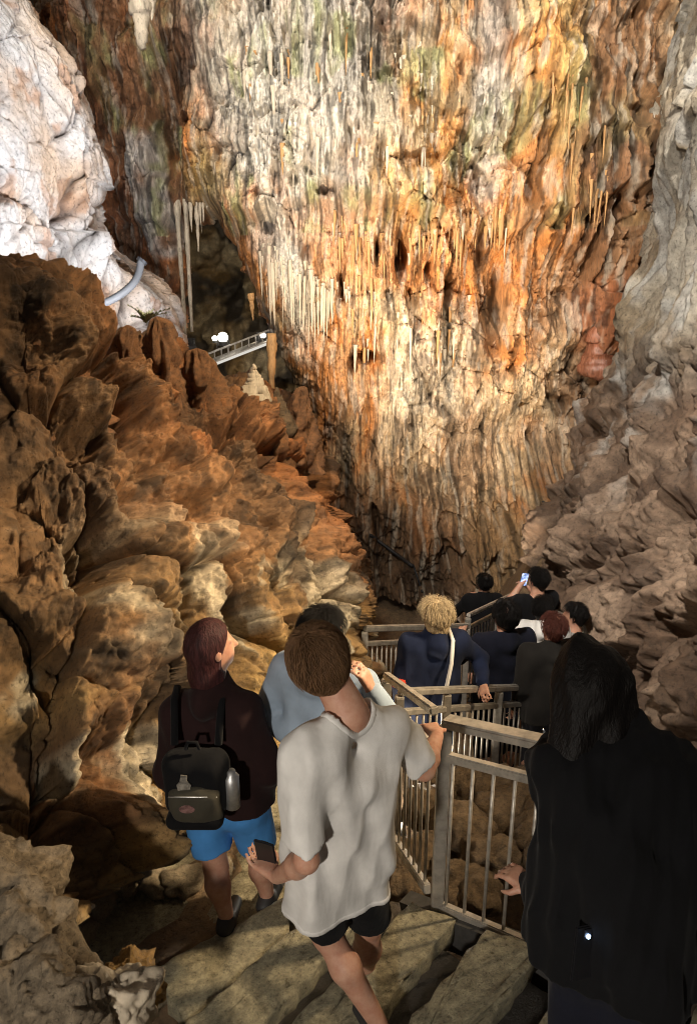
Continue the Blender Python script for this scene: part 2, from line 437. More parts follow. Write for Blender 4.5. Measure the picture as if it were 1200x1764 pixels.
for (px, py, rx, rz, dp) in ((692,440,0.11,0.42,1.2),(850,540,0.16,0.62,1.3),(775,500,0.09,0.3,0.8),(740,470,0.07,0.25,.7),(632,620,0.25,0.10,0.7),(590,490,0.06,0.3,.7),
        (828,420,0.07,0.3,0.5),(905,330,0.10,0.25,0.5),(875,250,0.10,0.5,0.4),(990,440,0.06,0.45,0.5),(258,190,0.3,0.9,0.9),(720,285,0.45,0.12,.35),(600,250,0.1,0.2,.4),
        (650,430,0.06,0.2,.6),(820,330,0.12,0.3,.5),(915,570,0.08,0.3,.4),(560,330,.12,.1,.4),(660,130,.2,.08,.35)):
    c = at(px, py, 13.5)
    e = ((RX-c[0]+0.08*n2(U*3, V*2, 90))/rx)**2 + ((RZ-c[2])/rz)**2
    disp = disp - dp*np.exp(-e**1.5)
# columns of drapery, upper right
cx = at(1010, 250, 12.6)
colm = np.exp(-((RX-cx[0])/0.75)**4)*sst(at(0, 480, 12.6)[2], at(0, 400, 12.6)[2], RZ)*sst(at(0, 60, 12.4)[2], at(0, 130, 12.4)[2], RZ)
disp = disp + colm*0.30*np.abs(np.sin(U*17+1.2*n2(U*2, V*0.4, 95)))**0.7
cb = at(256, 335, 14.6)
bul = np.exp(-np.abs((RX-cb[0]-0.12*(RZ-cb[2])*-1+0.05*n2(U*4, V*3, 97))/0.36)**3-np.abs((RZ-cb[2])/1.15)**4)
bf, bc = facets(U*2.6, V*1.1, 17)
disp = disp*(1-0.6*bul) + bul*(0.9+0.16*bf-0.12*np.exp(-bc/0.05))
RYd = RY - disp
RYd = RYd + 1.6*np.exp(-np.clip(sd, 0, 9)/0.35)*(sd < 3)
# colours
wb = 0.45*fbm(U*1.3, V*0.8, 4, 100)
streak = fbm(Uw*5, V*0.55, 4, 110)
mott = fbm(U*2.2, V*1.5, 4, 115)
ORANGE = (0.58, 0.23, 0.06); CREAM = (0.66, 0.50, 0.32); TAN = (0.42, 0.27, 0.13); WHITE = (0.62, 0.58, 0.50); GREY = (0.40, 0.37, 0.33)
BROWN = (0.24, 0.125, 0.06); DARK = (0.13, 0.085, 0.05); GREEN = (0.36, 0.38, 0.17); RED = (0.34, 0.12, 0.05); OCHRE = (0.48, 0.33, 0.11)
C = lerp(TAN, CREAM, np.clip(0.45+0.8*streak, 0, 1))
C = C + (np.array(ORANGE, F32)-C)*(np.clip(0.42+1.2*mott+0.3*streak, 0, 1)*0.92)[..., None]
def patch(c, px, py, Y, rx, rz, s):
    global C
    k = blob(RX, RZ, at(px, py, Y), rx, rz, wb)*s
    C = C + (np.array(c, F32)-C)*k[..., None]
patch(WHITE, 530, 150, 13.6, 1.5, 3.0, 0.85); patch(WHITE, 400, 120, 14, 0.8, 2.0, 0.6); patch(GREY, 620, 60, 13.6, 0.9, 1.2, 0.6)
patch(CREAM, 640, 500, 13.6, 0.7, 0.7, 0.6); patch(ORANGE, 700, 430, 13.5, 2.6, 0.9, 0.6); patch(ORANGE, 900, 430, 13.2, 1.3, 1.8, 0.55)
patch(CREAM, 760, 720, 13.6, 1.5, 1.7, 0.8); patch(CREAM, 960, 690, 13, 0.8, 1.3, 0.75); patch(WHITE, 740, 640, 13.6, 0.9, 1.1, 0.35)
patch(OCHRE, 720, 230, 13.3, 0.9, 1.6, 0.3); patch(GREY, 835, 150, 13.2, 0.32, 2.2, 0.8); patch(WHITE, 840, 200, 13.2, 0.25, 1.2, 0.5)
patch(ORANGE, 925, 170, 13, 0.3, 0.9, 0.9); patch(OCHRE, 960, 60, 12.8, 0.8, 1.0, 0.35); patch(GREEN, 990, 170, 12.5, 0.5, 0.9, 0.55); patch(RED, 1040, 270, 12.2, 0.3, 2.2, 0.6)
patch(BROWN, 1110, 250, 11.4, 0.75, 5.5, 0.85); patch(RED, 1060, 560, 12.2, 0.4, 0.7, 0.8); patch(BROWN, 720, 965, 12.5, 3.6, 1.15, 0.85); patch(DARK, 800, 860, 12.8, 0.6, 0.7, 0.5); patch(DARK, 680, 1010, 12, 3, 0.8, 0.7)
patch(TAN, 880, 980, 11.4, 0.7, 0.8, 0.7); patch(ORANGE, 420, 470, 14.4, 0.5, 1.3, 0.85); patch(ORANGE, 560, 660, 14.0, 0.6, 1.5, 0.6); patch(OCHRE, 350, 300, 14.4, 0.6, 0.5, 0.7)
patch(RED, 190, 250, 15.2, 1.5, 4.5, 0.8); patch(BROWN, 255, 150, 15, 0.9, 2.5, 0.7); patch(WHITE, 515, 500, 13.8, 0.35, 1.0, 0.9); patch(WHITE, 470, 400, 13.8, 0.5, 0.7, 0.6)
patch(BROWN, 850, 560, 13.4, 0.25, 0.8, 0.6); patch(BROWN, 800, 760, 13.2, 0.5, 0.6, 0.5)
C = C + (np.array((0.60, 0.54, 0.48), F32)-C)*(sst(0.35, 0.6, bul)*np.clip(0.9+0.8*mott, 0, 1))[..., None]
algae = sst(0.12, 0.45, fbm(U*1.1, V*0.8, 4, 130))*(RZ > at(0, 400, 13.5)[2])*sst(5.5, 3.0, np.abs(RX+0.5))
C = C + (np.array(GREEN, F32)-C)*(algae*np.clip(0.55+streak, 0, 1)*0.75)[..., None]
crev = np.clip(0.5-rd*0.35, 0, 1)*rugged
stain = sst(0.1, 0.5, fbm(Uw*3.4, V*0.45, 4, 140))
C = C*(1-0.45*stain[..., None])
fine = sst(0.08, 0.42, fbm(Uw*13, V*1.3, 3, 145))
C = C*(1-0.62*fine[..., None])
pale = sst(0.2, 0.55, fbm(Uw*9, V*1.4, 3, 148))
C = C + (np.array((0.68, 0.60, 0.48), F32)-C)*(0.38*pale)[..., None]
C = C*(0.85+0.3*cid[..., None]*rugged[..., None]+0.1)
Pg = np.stack([RX, RYd, RZ], -1)
fq = grid_faces(NX, NZ)
keep = ((sd.ravel() > 0)[fq].all(1))
fq = fq[keep][:, ::-1]
used = np.zeros(NX*NZ, bool); used[fq.ravel()] = True; remap = np.cumsum(used)-1
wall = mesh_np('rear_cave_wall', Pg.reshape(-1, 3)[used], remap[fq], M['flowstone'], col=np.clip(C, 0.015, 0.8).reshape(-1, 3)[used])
tag(wall, 'tall rear cave wall of orange, cream and greenish flowstone ribs', 'cave wall', kind='structure')
def wall_y(x, z):
    i = int(round((x-gx[0])/(gx[1]-gx[0]))); j = int(round((z-gz[0])/(gz[1]-gz[0])))
    return float(RYd[min(max(i, 0), NX-1), min(max(j, 0), NZ-1)])

# ---- left brown rock slope
rows = [
 [(-420,2300,1.3),(-60,1860,1.7),(90,1640,2.25),(200,1520,2.8),(310,1450,3.25),(410,1390,3.7),(500,1340,4.15),(560,1290,4.6),(600,1250,5.1),(590,1230,7.0)],
 [(-420,1500,2.2),(-20,1400,2.7),(90,1330,2.95),(190,1270,3.25),(290,1220,3.6),(380,1170,3.95),(465,1140,4.35),(550,1120,4.8),(612,1100,5.3),(600,1090,7.5)],
 [(-420,1050,3.0),(-20,1050,3.35),(90,1030,3.5),(190,1000,3.75),(290,980,4.1),(380,960,4.45),(460,945,4.85),(545,930,5.3),(612,1020,5.7),(600,1000,8)],
 [(-420,750,3.7),(-20,800,3.95),(90,800,4.05),(190,800,4.25),(285,800,4.6),(365,800,4.95),(445,790,5.35),(515,810,5.8),(580,950,6.1),(575,940,8.5)],
 [(-420,560,4.2),(-20,600,4.4),(80,620,4.5),(180,670,4.7),(270,680,5.05),(340,720,5.4),(430,720,5.8),(510,750,6.25),(555,900,6.5),(550,890,9)],
 [(-420,400,4.5),(-20,490,4.75),(60,505,4.85),(130,540,5.1),(255,590,5.5),(330,670,5.9),(420,675,6.3),(520,700,6.8),(552,870,6.9),(545,870,9.3)],
 [(-420,430,5.6),(-20,510,5.9),(60,530,6.0),(130,575,6.2),(250,610,6.7),(330,690,7.2),(420,695,7.7),(505,730,8.2),(540,890,8.2),(540,890,9.8)],
 [(-420,560,7.2),(-20,640,7.6),(60,680,7.8),(170,750,8.2),(250,760,8.8),(330,840,9.3),(420,850,9.8),(500,880,10.2),(530,980,10.2),(530,980,11.0)]]
LP = loft(rows, 560, 520)
u, v = arc(LP); nrm = normals(LP)
if nrm[300, 100] @ (np.array([0, 0, CAMZ])-LP[300, 100]) < 0: nrm = -nrm
wu = 0.14*fbm(u*0.9, v*0.9, 2, 200); wv = 0.14*fbm(u*0.9, v*0.9, 2, 210)
a, b = u+wu, v+wv
# fold direction runs diagonally down the slope
s_ = a*0.85-b*0.5; t_ = a*0.5+b*0.85
dl = 0.22*fbm(a*0.7, b*0.7, 3, 220) + 0.13*billow(s_*0.7, t_*0.8, 3, 230, 0.45) + 0.045*billow(a*2.6, b*2.6, 3, 240, 0.5)
qi, qc = facets(s_*0.75, t_*1.2, 21)
lowm = sst(3.6, 1.2, np.linspace(0, 7, 560)[:, None]+0*u)
dl = dl + (0.20+0.04*lowm)*qi - (0.20+0.06*lowm)*np.exp(-qc/0.035)
hi, hc = facets(a*2.5, b*2.5, 25)
dl = dl + (0.055+0.05*lowm)*hi - (0.03+0.03*lowm)*np.exp(-hc/0.06)
h5, c5 = facets(u*5.2, v*5.2, 29); dl = dl + 0.028*h5 - 0.018*np.exp(-c5/0.07)
h1, h2, h3 = worley(a*3.1, b*3.1, 27)
dl = dl - 0.09*np.exp(-(h1/0.28)**2)*(h3 > 0.62)
dl = dl + 0.03*fbm(u*6, v*6, 4, 250) + 0.024*billow(u*11, v*11, 3, 260) + 0.008*n2(u*38, v*38, 264)
def spot(G, px, py):
    # grid point of a surface that lies nearest to the sight line through a photograph pixel
    r = at(px, py, 1.0)-np.array([0, 0, CAMZ]); r /= np.linalg.norm(r); q = G[::4, ::4]-np.array([0, 0, CAMZ])
    d = np.linalg.norm(q-(q@r)[..., None]*r, axis=2)+0.002*(q@r); i, j = np.unravel_index(np.argmin(d), d.shape); return G[i*4, j*4]
wob3 = 0.35*fbm(u*4, v*4, 3, 266)
for (px, py, r, dp) in ((195,640,.20,.45),(250,735,.22,.35),(130,750,.2,.3),(430,1065,.13,.40),(60,590,.2,.25),(390,720,.13,.25),(490,760,.16,.4),(225,690,.14,.4),(250,860,.12,.3),(150,960,.16,.3),(300,1085,.12,.3),
        (60,1150,.14,.3),(185,1330,.16,.3),(60,1290,.18,.3),(340,870,.16,.25),(205,930,.15,.3),(520,780,.14,.35),(100,870,.2,.2),(20,980,.18,.25),(395,1210,.1,.2),(250,1250,.12,.25),(90,1420,.15,.35),(130,1490,.15,.3),(330,780,.1,.2),(470,900,.1,.2)):
    e = np.linalg.norm((LP-spot(LP, px, py))*np.array([1, 1, 0.8]), axis=2)/r+wob3
    dl = dl - dp*np.exp(-np.clip(e, 0, 9)**3)
rowt = np.linspace(0, 7, 560)[:, None]+0*u
ridgeband = np.exp(-((rowt-5.0)/0.35)**2)
dl = dl + ridgeband*(0.2*(ridged(b*1.3, a*0.4, 3, 270)-1.0) + 0.12*n2(b*5, a*2, 272)-0.1)
near = sst(0.5, 2.5, np.linspace(0, 9, 520)[None, :]+0*u)
dl = dl*(0.45+0.55*near)
LPd = LP + nrm*dl[..., None]
mo = fbm(a*1.6, b*1.6, 5, 280); m2 = fbm(a*0.7, b*0.7, 3, 290)
RUST = (0.34, 0.135, 0.045); EARTH = (0.20, 0.115, 0.055); GOLD = (0.40, 0.27, 0.11); PALE = (0.46, 0.40, 0.29); DK = (0.10, 0.062, 0.035)
colt = np.linspace(0, 9, 520)[None, :]+0*u
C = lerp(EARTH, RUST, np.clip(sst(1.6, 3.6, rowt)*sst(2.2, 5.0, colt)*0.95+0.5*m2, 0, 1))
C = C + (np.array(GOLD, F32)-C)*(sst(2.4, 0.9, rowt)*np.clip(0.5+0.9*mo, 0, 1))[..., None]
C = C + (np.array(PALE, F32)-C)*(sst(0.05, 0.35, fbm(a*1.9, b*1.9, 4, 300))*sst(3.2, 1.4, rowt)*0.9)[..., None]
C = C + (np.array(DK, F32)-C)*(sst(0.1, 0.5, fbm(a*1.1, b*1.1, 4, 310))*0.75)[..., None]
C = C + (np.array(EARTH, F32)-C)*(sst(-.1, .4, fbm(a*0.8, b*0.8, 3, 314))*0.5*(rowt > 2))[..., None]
C = C*(0.97+0.3*np.clip(qi, -.5, .5)[..., None])
C = C*(1-0.55*sst(0.12, 0.45, fbm(u*4.5, v*4.5, 4, 318))[..., None])*(1+0.35*sst(0.15, 0.5, fbm(u*5.5, v*5.5, 3, 322))[..., None])
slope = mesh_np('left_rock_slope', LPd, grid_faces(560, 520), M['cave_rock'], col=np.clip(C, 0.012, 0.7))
tag(slope, 'rust brown folded rock slope rising left of the stair', 'rock slope', kind='structure')

# ---- white limestone slab lit from below
rows = [
 [(-600,-350,6.5),(-260,-350,8.6),(-110,-350,9.8),(-70,-350,10.6),(-80,-350,13)],
 [(-600,-150,6.5),(-200,-150,8.8),(-50,-150,10),(-10,-150,10.8),(-30,-150,13)],
 [(-600,0,6.5),(-150,0,8.8),(-10,0,10.0),(35,0,10.7),(10,0,13)],
 [(-600,110,6.5),(-100,110,8.7),(60,110,9.9),(112,110,10.5),(95,110,13)],
 [(-600,220,6.5),(-60,220,8.6),(95,220,9.8),(155,220,10.4),(140,220,13)],
 [(-600,330,6.5),(-40,330,8.5),(115,330,9.8),(172,330,10.3),(158,330,13)],
 [(-600,430,6.5),(-20,430,8.4),(130,430,9.8),(195,430,10.4),(195,430,13)],
 [(-600,530,6.5),(-20,530,8.5),(150,530,9.9),(290,520,10.8),(300,520,13)],
 [(-600,640,6.5),(-20,640,8.7),(150,640,9.9),(300,640,10.9),(310,640,13)],
 [(-600,760,6.5),(-20,760,8.9),(150,760,10),(300,760,11),(310,760,13)]]
SPg = loft(rows, 400, 330)
u, v = arc(SPg); nrm = normals(SPg)
if nrm[150, 150] @ (np.array([0, 0, CAMZ])-SPg[150, 150]) < 0: nrm = -nrm
w1 = 0.18*fbm(u*1.0, v*1.0, 3, 400)
ci, fcr = facets((v+w1)*0.8+0.25*u, (u+w1)*0.38, 31, 0.5)
ei, ecr = facets((v+w1)*2.2+0.5*u, (u-w1)*1.0, 33, 0.7)
ki_, kcr = facets((v-w1)*5+1.0*u, u*2.4, 35)
ds = 0.17*ci - 0.16*np.exp(-fcr/0.035) + 0.06*ei - 0.06*np.exp(-ecr/0.04) + 0.02*ki_ + 0.05*fbm(u*0.6, v*0.7, 3, 410) + 0.02*fbm(u*4, v*5, 4, 420) + 0.012*ridged(u*11, v*12, 3, 430)
fis = np.exp(-np.abs(n2(v*1.3+0.3*u+w1*2, u*0.22, 480))/0.022) + 0.7*np.exp(-np.abs(n2(v*2.8-0.2*u+w1*2, u*0.5, 484))/0.03) + 0.8*np.exp(-np.abs(n2(v*0.5+0.7*u, u*0.5-v*0.3, 488))/0.015)
fis = np.clip(fis, 0, 1)*sst(-0.2, 0.25, n2(u*0.8, v*0.8, 490)+0.12)
ds = ds - 0.10*fis
SPd = SPg + nrm*ds[..., None]
jag, _j = facets(u*1.3, v*0.5, 37)
SPd = SPd + np.array([0.14, 0, 0])*jag[..., None]
C = lerp((0.66, 0.62, 0.58), (0.62, 0.46, 0.33), np.clip(0.25+1.0*fbm(u*0.9, v*1.2, 4, 440), 0, 1))
C = C + (np.array((0.45, 0.22, 0.10), F32)-C)*(sst(0.25, 0.6, fbm(u*1.6, v*2.4, 4, 450))*0.6)[..., None]
C = C + (np.array((0.14, 0.10, 0.08), F32)-C)*(np.clip(np.exp(-fcr/0.03)*0.9+np.exp(-ecr/0.03)*0.4+0.3*sst(.25,.6,fbm(v*6, u*0.9, 3, 455))+0.9*fis, 0, 1)*0.85)[..., None]  # shade of cracks and fissures put into the colour, plus random streaks
slab = mesh_np('limestone_slab', SPd, grid_faces(400, 330), M['slab_stone'], col=np.clip(C, 0.03, 0.75))
tag(slab, 'bright white fractured limestone slab above the brown ridge', 'limestone slab', kind='structure')
# ---- right wall: grey column above, brown tumbled rock below
rows = [
 [(1225,-500,13),(1275,-500,10.2),(1320,-500,8.6),(1420,-500,7),(1900,-500,4.5)],
 [(1205,-250,13),(1245,-250,10.0),(1290,-250,8.5),(1380,-250,7),(1850,-250,4.5)],
 [(1175,0,13),(1212,0,9.5),(1250,0,8.2),(1310,0,6.9),(1800,0,4.4)],
 [(1132,230,13),(1155,230,9.2),(1198,230,8.0),(1260,230,6.5),(1750,230,4.2)],
 [(1122,430,13),(1140,430,9.1),(1180,430,7.8),(1230,430,6.2),(1700,430,4.0)],
 [(1045,620,12.6),(1072,620,9.1),(1130,620,7.6),(1205,620,6.0),(1650,620,3.7)],
 [(980,770,11.8),(1020,770,9.0),(1090,770,7.3),(1185,770,5.6),(1600,770,3.4)],
 [(925,890,11.2),(955,890,8.7),(1030,890,7.0),(1150,890,5.2),(1600,890,3.0)],
 [(915,1000,10.2),(945,1000,8.1),(1020,1000,6.5),(1140,1000,4.8),(1600,1000,2.7)],
 [(930,1120,9.3),(965,1120,7.4),(1040,1120,6.0),(1150,1120,4.3),(1600,1120,2.4)],
 [(950,1350,8.2),(1000,1350,6.3),(1090,1350,5.0),(1210,1350,3.5),(1600,1350,2.0)],
 [(970,1600,7),(1030,1600,5.4),(1130,1600,4.2),(1280,1600,2.9),(1600,1700,1.8)]]
TP = loft(rows, 520, 340)
u, v = arc(TP); nrm = normals(TP)
if nrm[300, 200] @ (np.array([0, 0, CAMZ])-TP[300, 200]) < 0: nrm = -nrm
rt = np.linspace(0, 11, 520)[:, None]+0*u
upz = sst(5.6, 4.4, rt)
wu = 0.25*fbm(u*0.9, v*0.9, 3, 500)
fl = drips(v+0.4*wu, u, 0.5, 5.0, 23); fl2 = drips(v+0.4*wu, u, 0.22, 2.4, 27); fl3 = drips(v+0.2*wu, u, 0.10, 1.2, 29)
dt = -0.15 + 0.25*fbm(u*0.6, v*0.8, 3, 510) + upz*(0.26*fl+0.14*fl2+0.06*fl3)
a, b = u+wu, v-wu
sa = a*0.8+0.6*b; sb = b*0.8-0.6*a
ki, kc = facets(sa*0.5, sb*1.3, 51)
k2_, kc2 = facets(a*2.6, b*2.6, 53)
dt = dt + (1-upz)*(0.30*billow(sa*0.30, sb*0.95, 3, 520, 0.45) + 0.07*billow(sa*0.9, sb*3.0, 3, 524, 0.5) + 0.05*ki + 0.02*k2_)
dt = dt + 0.04*(1-0.7*upz)*billow(u*3.0, v*3.0, 3, 530) + (0.038-0.022*upz)*fbm(u*9, v*9, 4, 540)
TPd = TP + nrm*dt[..., None]
mo = fbm(a*1.2, b*1.2, 5, 550)
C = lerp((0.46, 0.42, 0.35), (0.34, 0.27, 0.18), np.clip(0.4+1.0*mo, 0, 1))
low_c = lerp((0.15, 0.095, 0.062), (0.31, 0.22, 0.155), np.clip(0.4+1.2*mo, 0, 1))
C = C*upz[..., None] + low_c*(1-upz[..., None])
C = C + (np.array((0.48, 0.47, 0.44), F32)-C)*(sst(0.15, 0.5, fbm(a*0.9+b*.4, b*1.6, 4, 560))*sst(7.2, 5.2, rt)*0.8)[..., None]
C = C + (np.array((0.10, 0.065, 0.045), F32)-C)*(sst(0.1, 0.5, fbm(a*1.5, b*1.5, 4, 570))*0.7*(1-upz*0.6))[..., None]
C = C*(1+0.3*np.clip(ki, -.5, .5)[..., None]*(1-upz[..., None]))
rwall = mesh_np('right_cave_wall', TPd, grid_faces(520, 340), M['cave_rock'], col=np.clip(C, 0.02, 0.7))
tag(rwall, 'grey flowstone column over brown tumbled rocks right of the stair', 'cave wall', kind='structure')

# ---- chamber seen through the hole
CX, CZ = np.meshgrid(np.linspace(-14, 2, 260), np.linspace(9, -1, 220), indexing='ij')
cy = 21.5 + 0.03*(CX+5)**2*0.4 - 0.9*np.clip(4.2-CZ, 0, 9)
dc = 0.9*fbm(CX*0.6, CZ*0.6, 4, 600)+0.5*ridged(CX*0.9, CZ*0.7, 5, 610)+0.3*drips(CX, -CZ, 0.5, 1.6, 61)
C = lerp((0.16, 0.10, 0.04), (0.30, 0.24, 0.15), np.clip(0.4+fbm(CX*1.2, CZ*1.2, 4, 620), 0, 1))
C = C + (np.array((0.05, 0.04, 0.03), F32)-C)*(sst(-0.15, 0.2, fbm(CX*1.0, CZ*1.0, 4, 630))*0.95)[..., None]  # dark patches put the chamber's gloom into the rock colour
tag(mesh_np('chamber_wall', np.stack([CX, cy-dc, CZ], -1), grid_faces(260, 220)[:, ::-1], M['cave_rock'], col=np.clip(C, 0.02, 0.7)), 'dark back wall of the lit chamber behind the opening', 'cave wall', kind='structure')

# ---- cave floor
fl_pts = [(-3,0.5,3.3),(0,0.3,3.4),(2.5,0.5,3.6),(-1.2,2.3,2.75),(-0.55,3.0,2.86),(-0.6,4.0,2.75),(0.0,4.6,2.45),(0.5,2.6,2.6),(0.9,3.4,2.0),(1.7,3.6,2.1),(0.5,3.6,2.1),
          (0.55,4.5,2.38),(1.25,5.3,1.85),(1.75,6.0,1.65),(2.0,7.0,1.35),(1.7,8.5,0.75),(2.5,6.3,1.6),(0.3,6,1.5),(0.2,9,0.4),(3.4,9,1.9),(3.1,10.5,2.3),(2.4,9.8,1.2),(4.2,11,3.0),(0,12,0.3),(0.5,10.4,0.2),(1.3,11,0.2),(1.6,10.2,0.35),(1.0,9.5,0.35),(2.2,11.2,0.5),(-4,6,0.3),(-8,12,0.2),(6,12,1.5),(5,5,2.5),(-8,20,0.5),(0,20,0.5),(6,20,1)]
ff = rbf([p[:2] for p in fl_pts], [p[2] for p in fl_pts], 0.01)
XX, YY = np.meshgrid(np.linspace(-14, 8, 250), np.linspace(-3, 24, 250), indexing='ij')
ZZ = ff(XX, YY) + 0.09*fbm(XX*1.6, YY*1.6, 5, 700, 0.6) + 0.03*ridged(XX*5, YY*5, 3, 705)
C = lerp((0.20, 0.13, 0.075), (0.30, 0.21, 0.12), np.clip(0.4+fbm(XX*1.1, YY*1.1, 4, 710), 0, 1))
tag(mesh_np('cave_floor', np.stack([XX, YY, ZZ], -1), grid_faces(250, 250), M['cave_rock'], col=C), 'uneven brown floor of the cave', 'cave floor', kind='structure')
def floor_z(x, y): return float(ff(x, y))
#PART2
# ------------------------------------------------------------------ floodlights: housing, visor, lens, bracket and the light they give
def floodlight(p, t, watts, color, cone, blend, label, size):
    o = empty('cave_floodlight', p)
    d = (t-p).normalized(); R = d.to_track_quat('-Z', 'Y').to_matrix(); o.rotation_euler = R.to_euler()
    h = MB().box((0, 0, 0.07), (0.24, 0.18, 0.08))
    for k in range(5): h.box((-0.08+0.04*k, 0, 0.125), (0.012, 0.15, 0.03))
    h.build('housing', M['dark_steel'], o, bevel=0.006)
    r = MB()
    for x, y, w, hh in ((0, 0.096, 0.264, 0.012), (0, -0.096, 0.264, 0.012), (0.126, 0, 0.012, 0.18), (-0.126, 0, 0.012, 0.18)): r.box((x, y, 0.03), (w, hh, 0.06))
    r.build('visor', M['dark_steel'], o)
    MB().box((0, 0, 0.024), (0.22, 0.16, 0.008)).build('lens', M['lens_glow'], o)
    b = MB()
    b.bar((-0.14, 0, 0.07), (-0.14, -0.16, 0.07), 0.012, 0.03, (0, 0, 1)); b.bar((0.14, 0, 0.07), (0.14, -0.16, 0.07), 0.012, 0.03, (0, 0, 1))
    b.bar((-0.146, -0.16, 0.07), (0.146, -0.16, 0.07), 0.03, 0.012, (0, 1, 0))
    b.build('bracket', M['dark_steel'], o)
    L = bpy.data.lights.new('spot', 'SPOT'); L.energy = watts; L.color = color
    L.spot_size = math.radians(cone); L.spot_blend = blend; L.shadow_soft_size = size
    l = bpy.data.objects.new('spot', L); l.location = (0, 0, 0.0); link(l, o)
    tag(o, label, 'floodlight', 'floodlights set about the cave')
    return o
for a in LAMPS: floodlight(*a)
# ------------------------------------------------------------------ stone stair and landing
def slab_piece(name, poly, z, th, mat, parent, seed):
    """irregular stone slab: outline subdivided and roughened, top slightly uneven"""
    rr = random.Random(seed)
    P = []
    for i in range(len(poly)):
        a = Vector(poly[i][:2]); b = Vector(poly[(i+1) % len(poly)][:2]); k = max(2, int((b-a).length/0.045))
        for j in range(k):
            p = a.lerp(b, j/k); nn = Vector((-(b-a).y, (b-a).x)).normalized()
            P.append(p + nn*(rr.uniform(-0.009, 0.009) if j else 0))
    bm = bmesh.new()
    c = sum(P, Vector((0, 0)))/len(P)
    rings = []
    for sc, dz in ((1.0, -th), (1.004, -th*0.5), (1.0, -0.014), (0.985, -0.003), (0.9, 0), (0.72, 0), (0.5, 0), (0.25, 0)):
        rings.append([bm.verts.new((c.x+(p.x-c.x)*sc+(rr.uniform(-.006, .006) if dz < -0.02 else 0), c.y+(p.y-c.y)*sc, z+dz+rr.uniform(-0.005, 0.004))) for p in P])
    n = len(P)
    for r0, r1 in zip(rings[:-1], rings[1:]):
        for i in range(n): bm.faces.new((r0[i], r0[(i+1) % n], r1[(i+1) % n], r1[i]))
    bm.faces.new(rings[-1]); bm.faces.new(rings[0][::-1])
    bmesh.ops.recalc_face_normals(bm, faces=bm.faces)
    for f in bm.faces: f.smooth = True
    me = bpy.data.meshes.new(name); bm.to_mesh(me); bm.free(); me.materials.append(mat)
    return link(bpy.data.objects.new(name, me), parent)
stair = empty('stone_stair', (0, 0, 2.5)); tag(stair, 'worn grey stone steps descending beside the steel railing', 'stair', kind='structure')
stair.location = (0, 0, 0)
dv = Vector((-0.75, 0.66)); ev = Vector((0.66, 0.75)).normalized(); dv.normalize()
O2 = Vector(on_z(835, 1602, 3.45)[:2])
for i in range(-3, 3):
    a0 = O2 + dv*(0.40*i)
    z = 3.45 - 0.15*i
    wl = 1.5
    front = a0; back = a0 - dv*0.205
    poly = [front + ev*(0.02+0.03*(i % 2)), front - ev*wl, back - ev*wl - dv*0.06, back + ev*0.10]
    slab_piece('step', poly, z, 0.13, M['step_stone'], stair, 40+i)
    # recessed blocks, near black to hold the shadow each step casts
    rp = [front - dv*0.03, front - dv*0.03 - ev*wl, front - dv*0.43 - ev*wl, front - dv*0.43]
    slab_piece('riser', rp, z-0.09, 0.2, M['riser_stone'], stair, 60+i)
# wide turning step and landing
w3 = [on_z(494, 1542, 3.0), on_z(262, 1668, 3.0), on_z(325, 1775, 3.0), on_z(505, 1640, 3.0)]
slab_piece('step', [p[:2] for p in w3], 3.0, 0.16, M['step_stone'], stair, 91)
w5 = [on_z(640, 1600, 2.96), on_z(500, 1560, 2.96), on_z(480, 1640, 2.96), on_z(600, 1700, 2.96)]
slab_piece('step', [p[:2] for p in w5], 2.955, 0.16, M['step_stone'], stair, 93)
w4 = [on_z(610, 1420, 2.84), on_z(480, 1330, 2.84), on_z(330, 1430, 2.84), on_z(120, 1560, 2.84), on_z(110, 1720, 2.84), on_z(300, 1800, 2.84), on_z(560, 1600, 2.84)]
slab_piece('landing', [p[:2] for p in w4], 2.88, 0.2, M['step_stone'], stair, 92)
def stone(name, c, r, seed, mat, parent=None, flat=1.0, sub=4, amp=0.6):
    rr = np.random.default_rng(seed)
    bm = bmesh.new(); bmesh.ops.create_icosphere(bm, subdivisions=sub, radius=1)
    co = np.array([v.co[:] for v in bm.verts])
    pl = rr.normal(size=(11, 3)); pl /= np.linalg.norm(pl, axis=1, keepdims=True); h = rr.uniform(0.55, 0.95, 11)
    k = np.ones(len(co))
    for n_, hh in zip(pl, h):
        d = co@n_; k = np.minimum(k, np.where(d > 0.05, hh/np.maximum(d, 0.05), 9))
    k = k*(1+amp*0.35*fbm(co[:, 0]*1.7+seed, co[:, 1]*1.7+co[:, 2]*1.3, 4, seed % 50) + 0.10*amp*n2(co[:, 0]*7+co[:, 2]*5, co[:, 1]*7-co[:, 2]*4, seed % 31))
    co = co*k[:, None]
    A = rr.uniform(0, 6.28); ca, sa_ = math.cos(A), math.sin(A)
    sc = np.array([r*rr.uniform(0.85, 1.2), r*rr.uniform(0.8, 1.1), r*flat*rr.uniform(0.8, 1.05)])
    co = co*sc; co = np.stack([co[:, 0]*ca-co[:, 1]*sa_, co[:, 0]*sa_+co[:, 1]*ca, co[:, 2]], 1)
    for v, p in zip(bm.verts, co): v.co = p
    for f in bm.faces: f.smooth = True
    me = bpy.data.meshes.new(name); bm.to_mesh(me); bm.free(); me.materials.append(mat)
    o = bpy.data.objects.new(name, me); o.location = c
    return link(o, parent)
# kerb stones along the landing's wall side
for i, (px, py, r) in enumerate(((215,1530,.10),(262,1520,.12),(318,1512,.13),(372,1495,.11),(168,1560,.12),(135,1610,.10),(300,1690,.10),(240,1720,.15),(228,1660,.11))):
    p = on_z(px, py, 2.93)
    o = stone('kerb_stone', p, r, 300+i, M['edge_stone'], stair, 0.62)
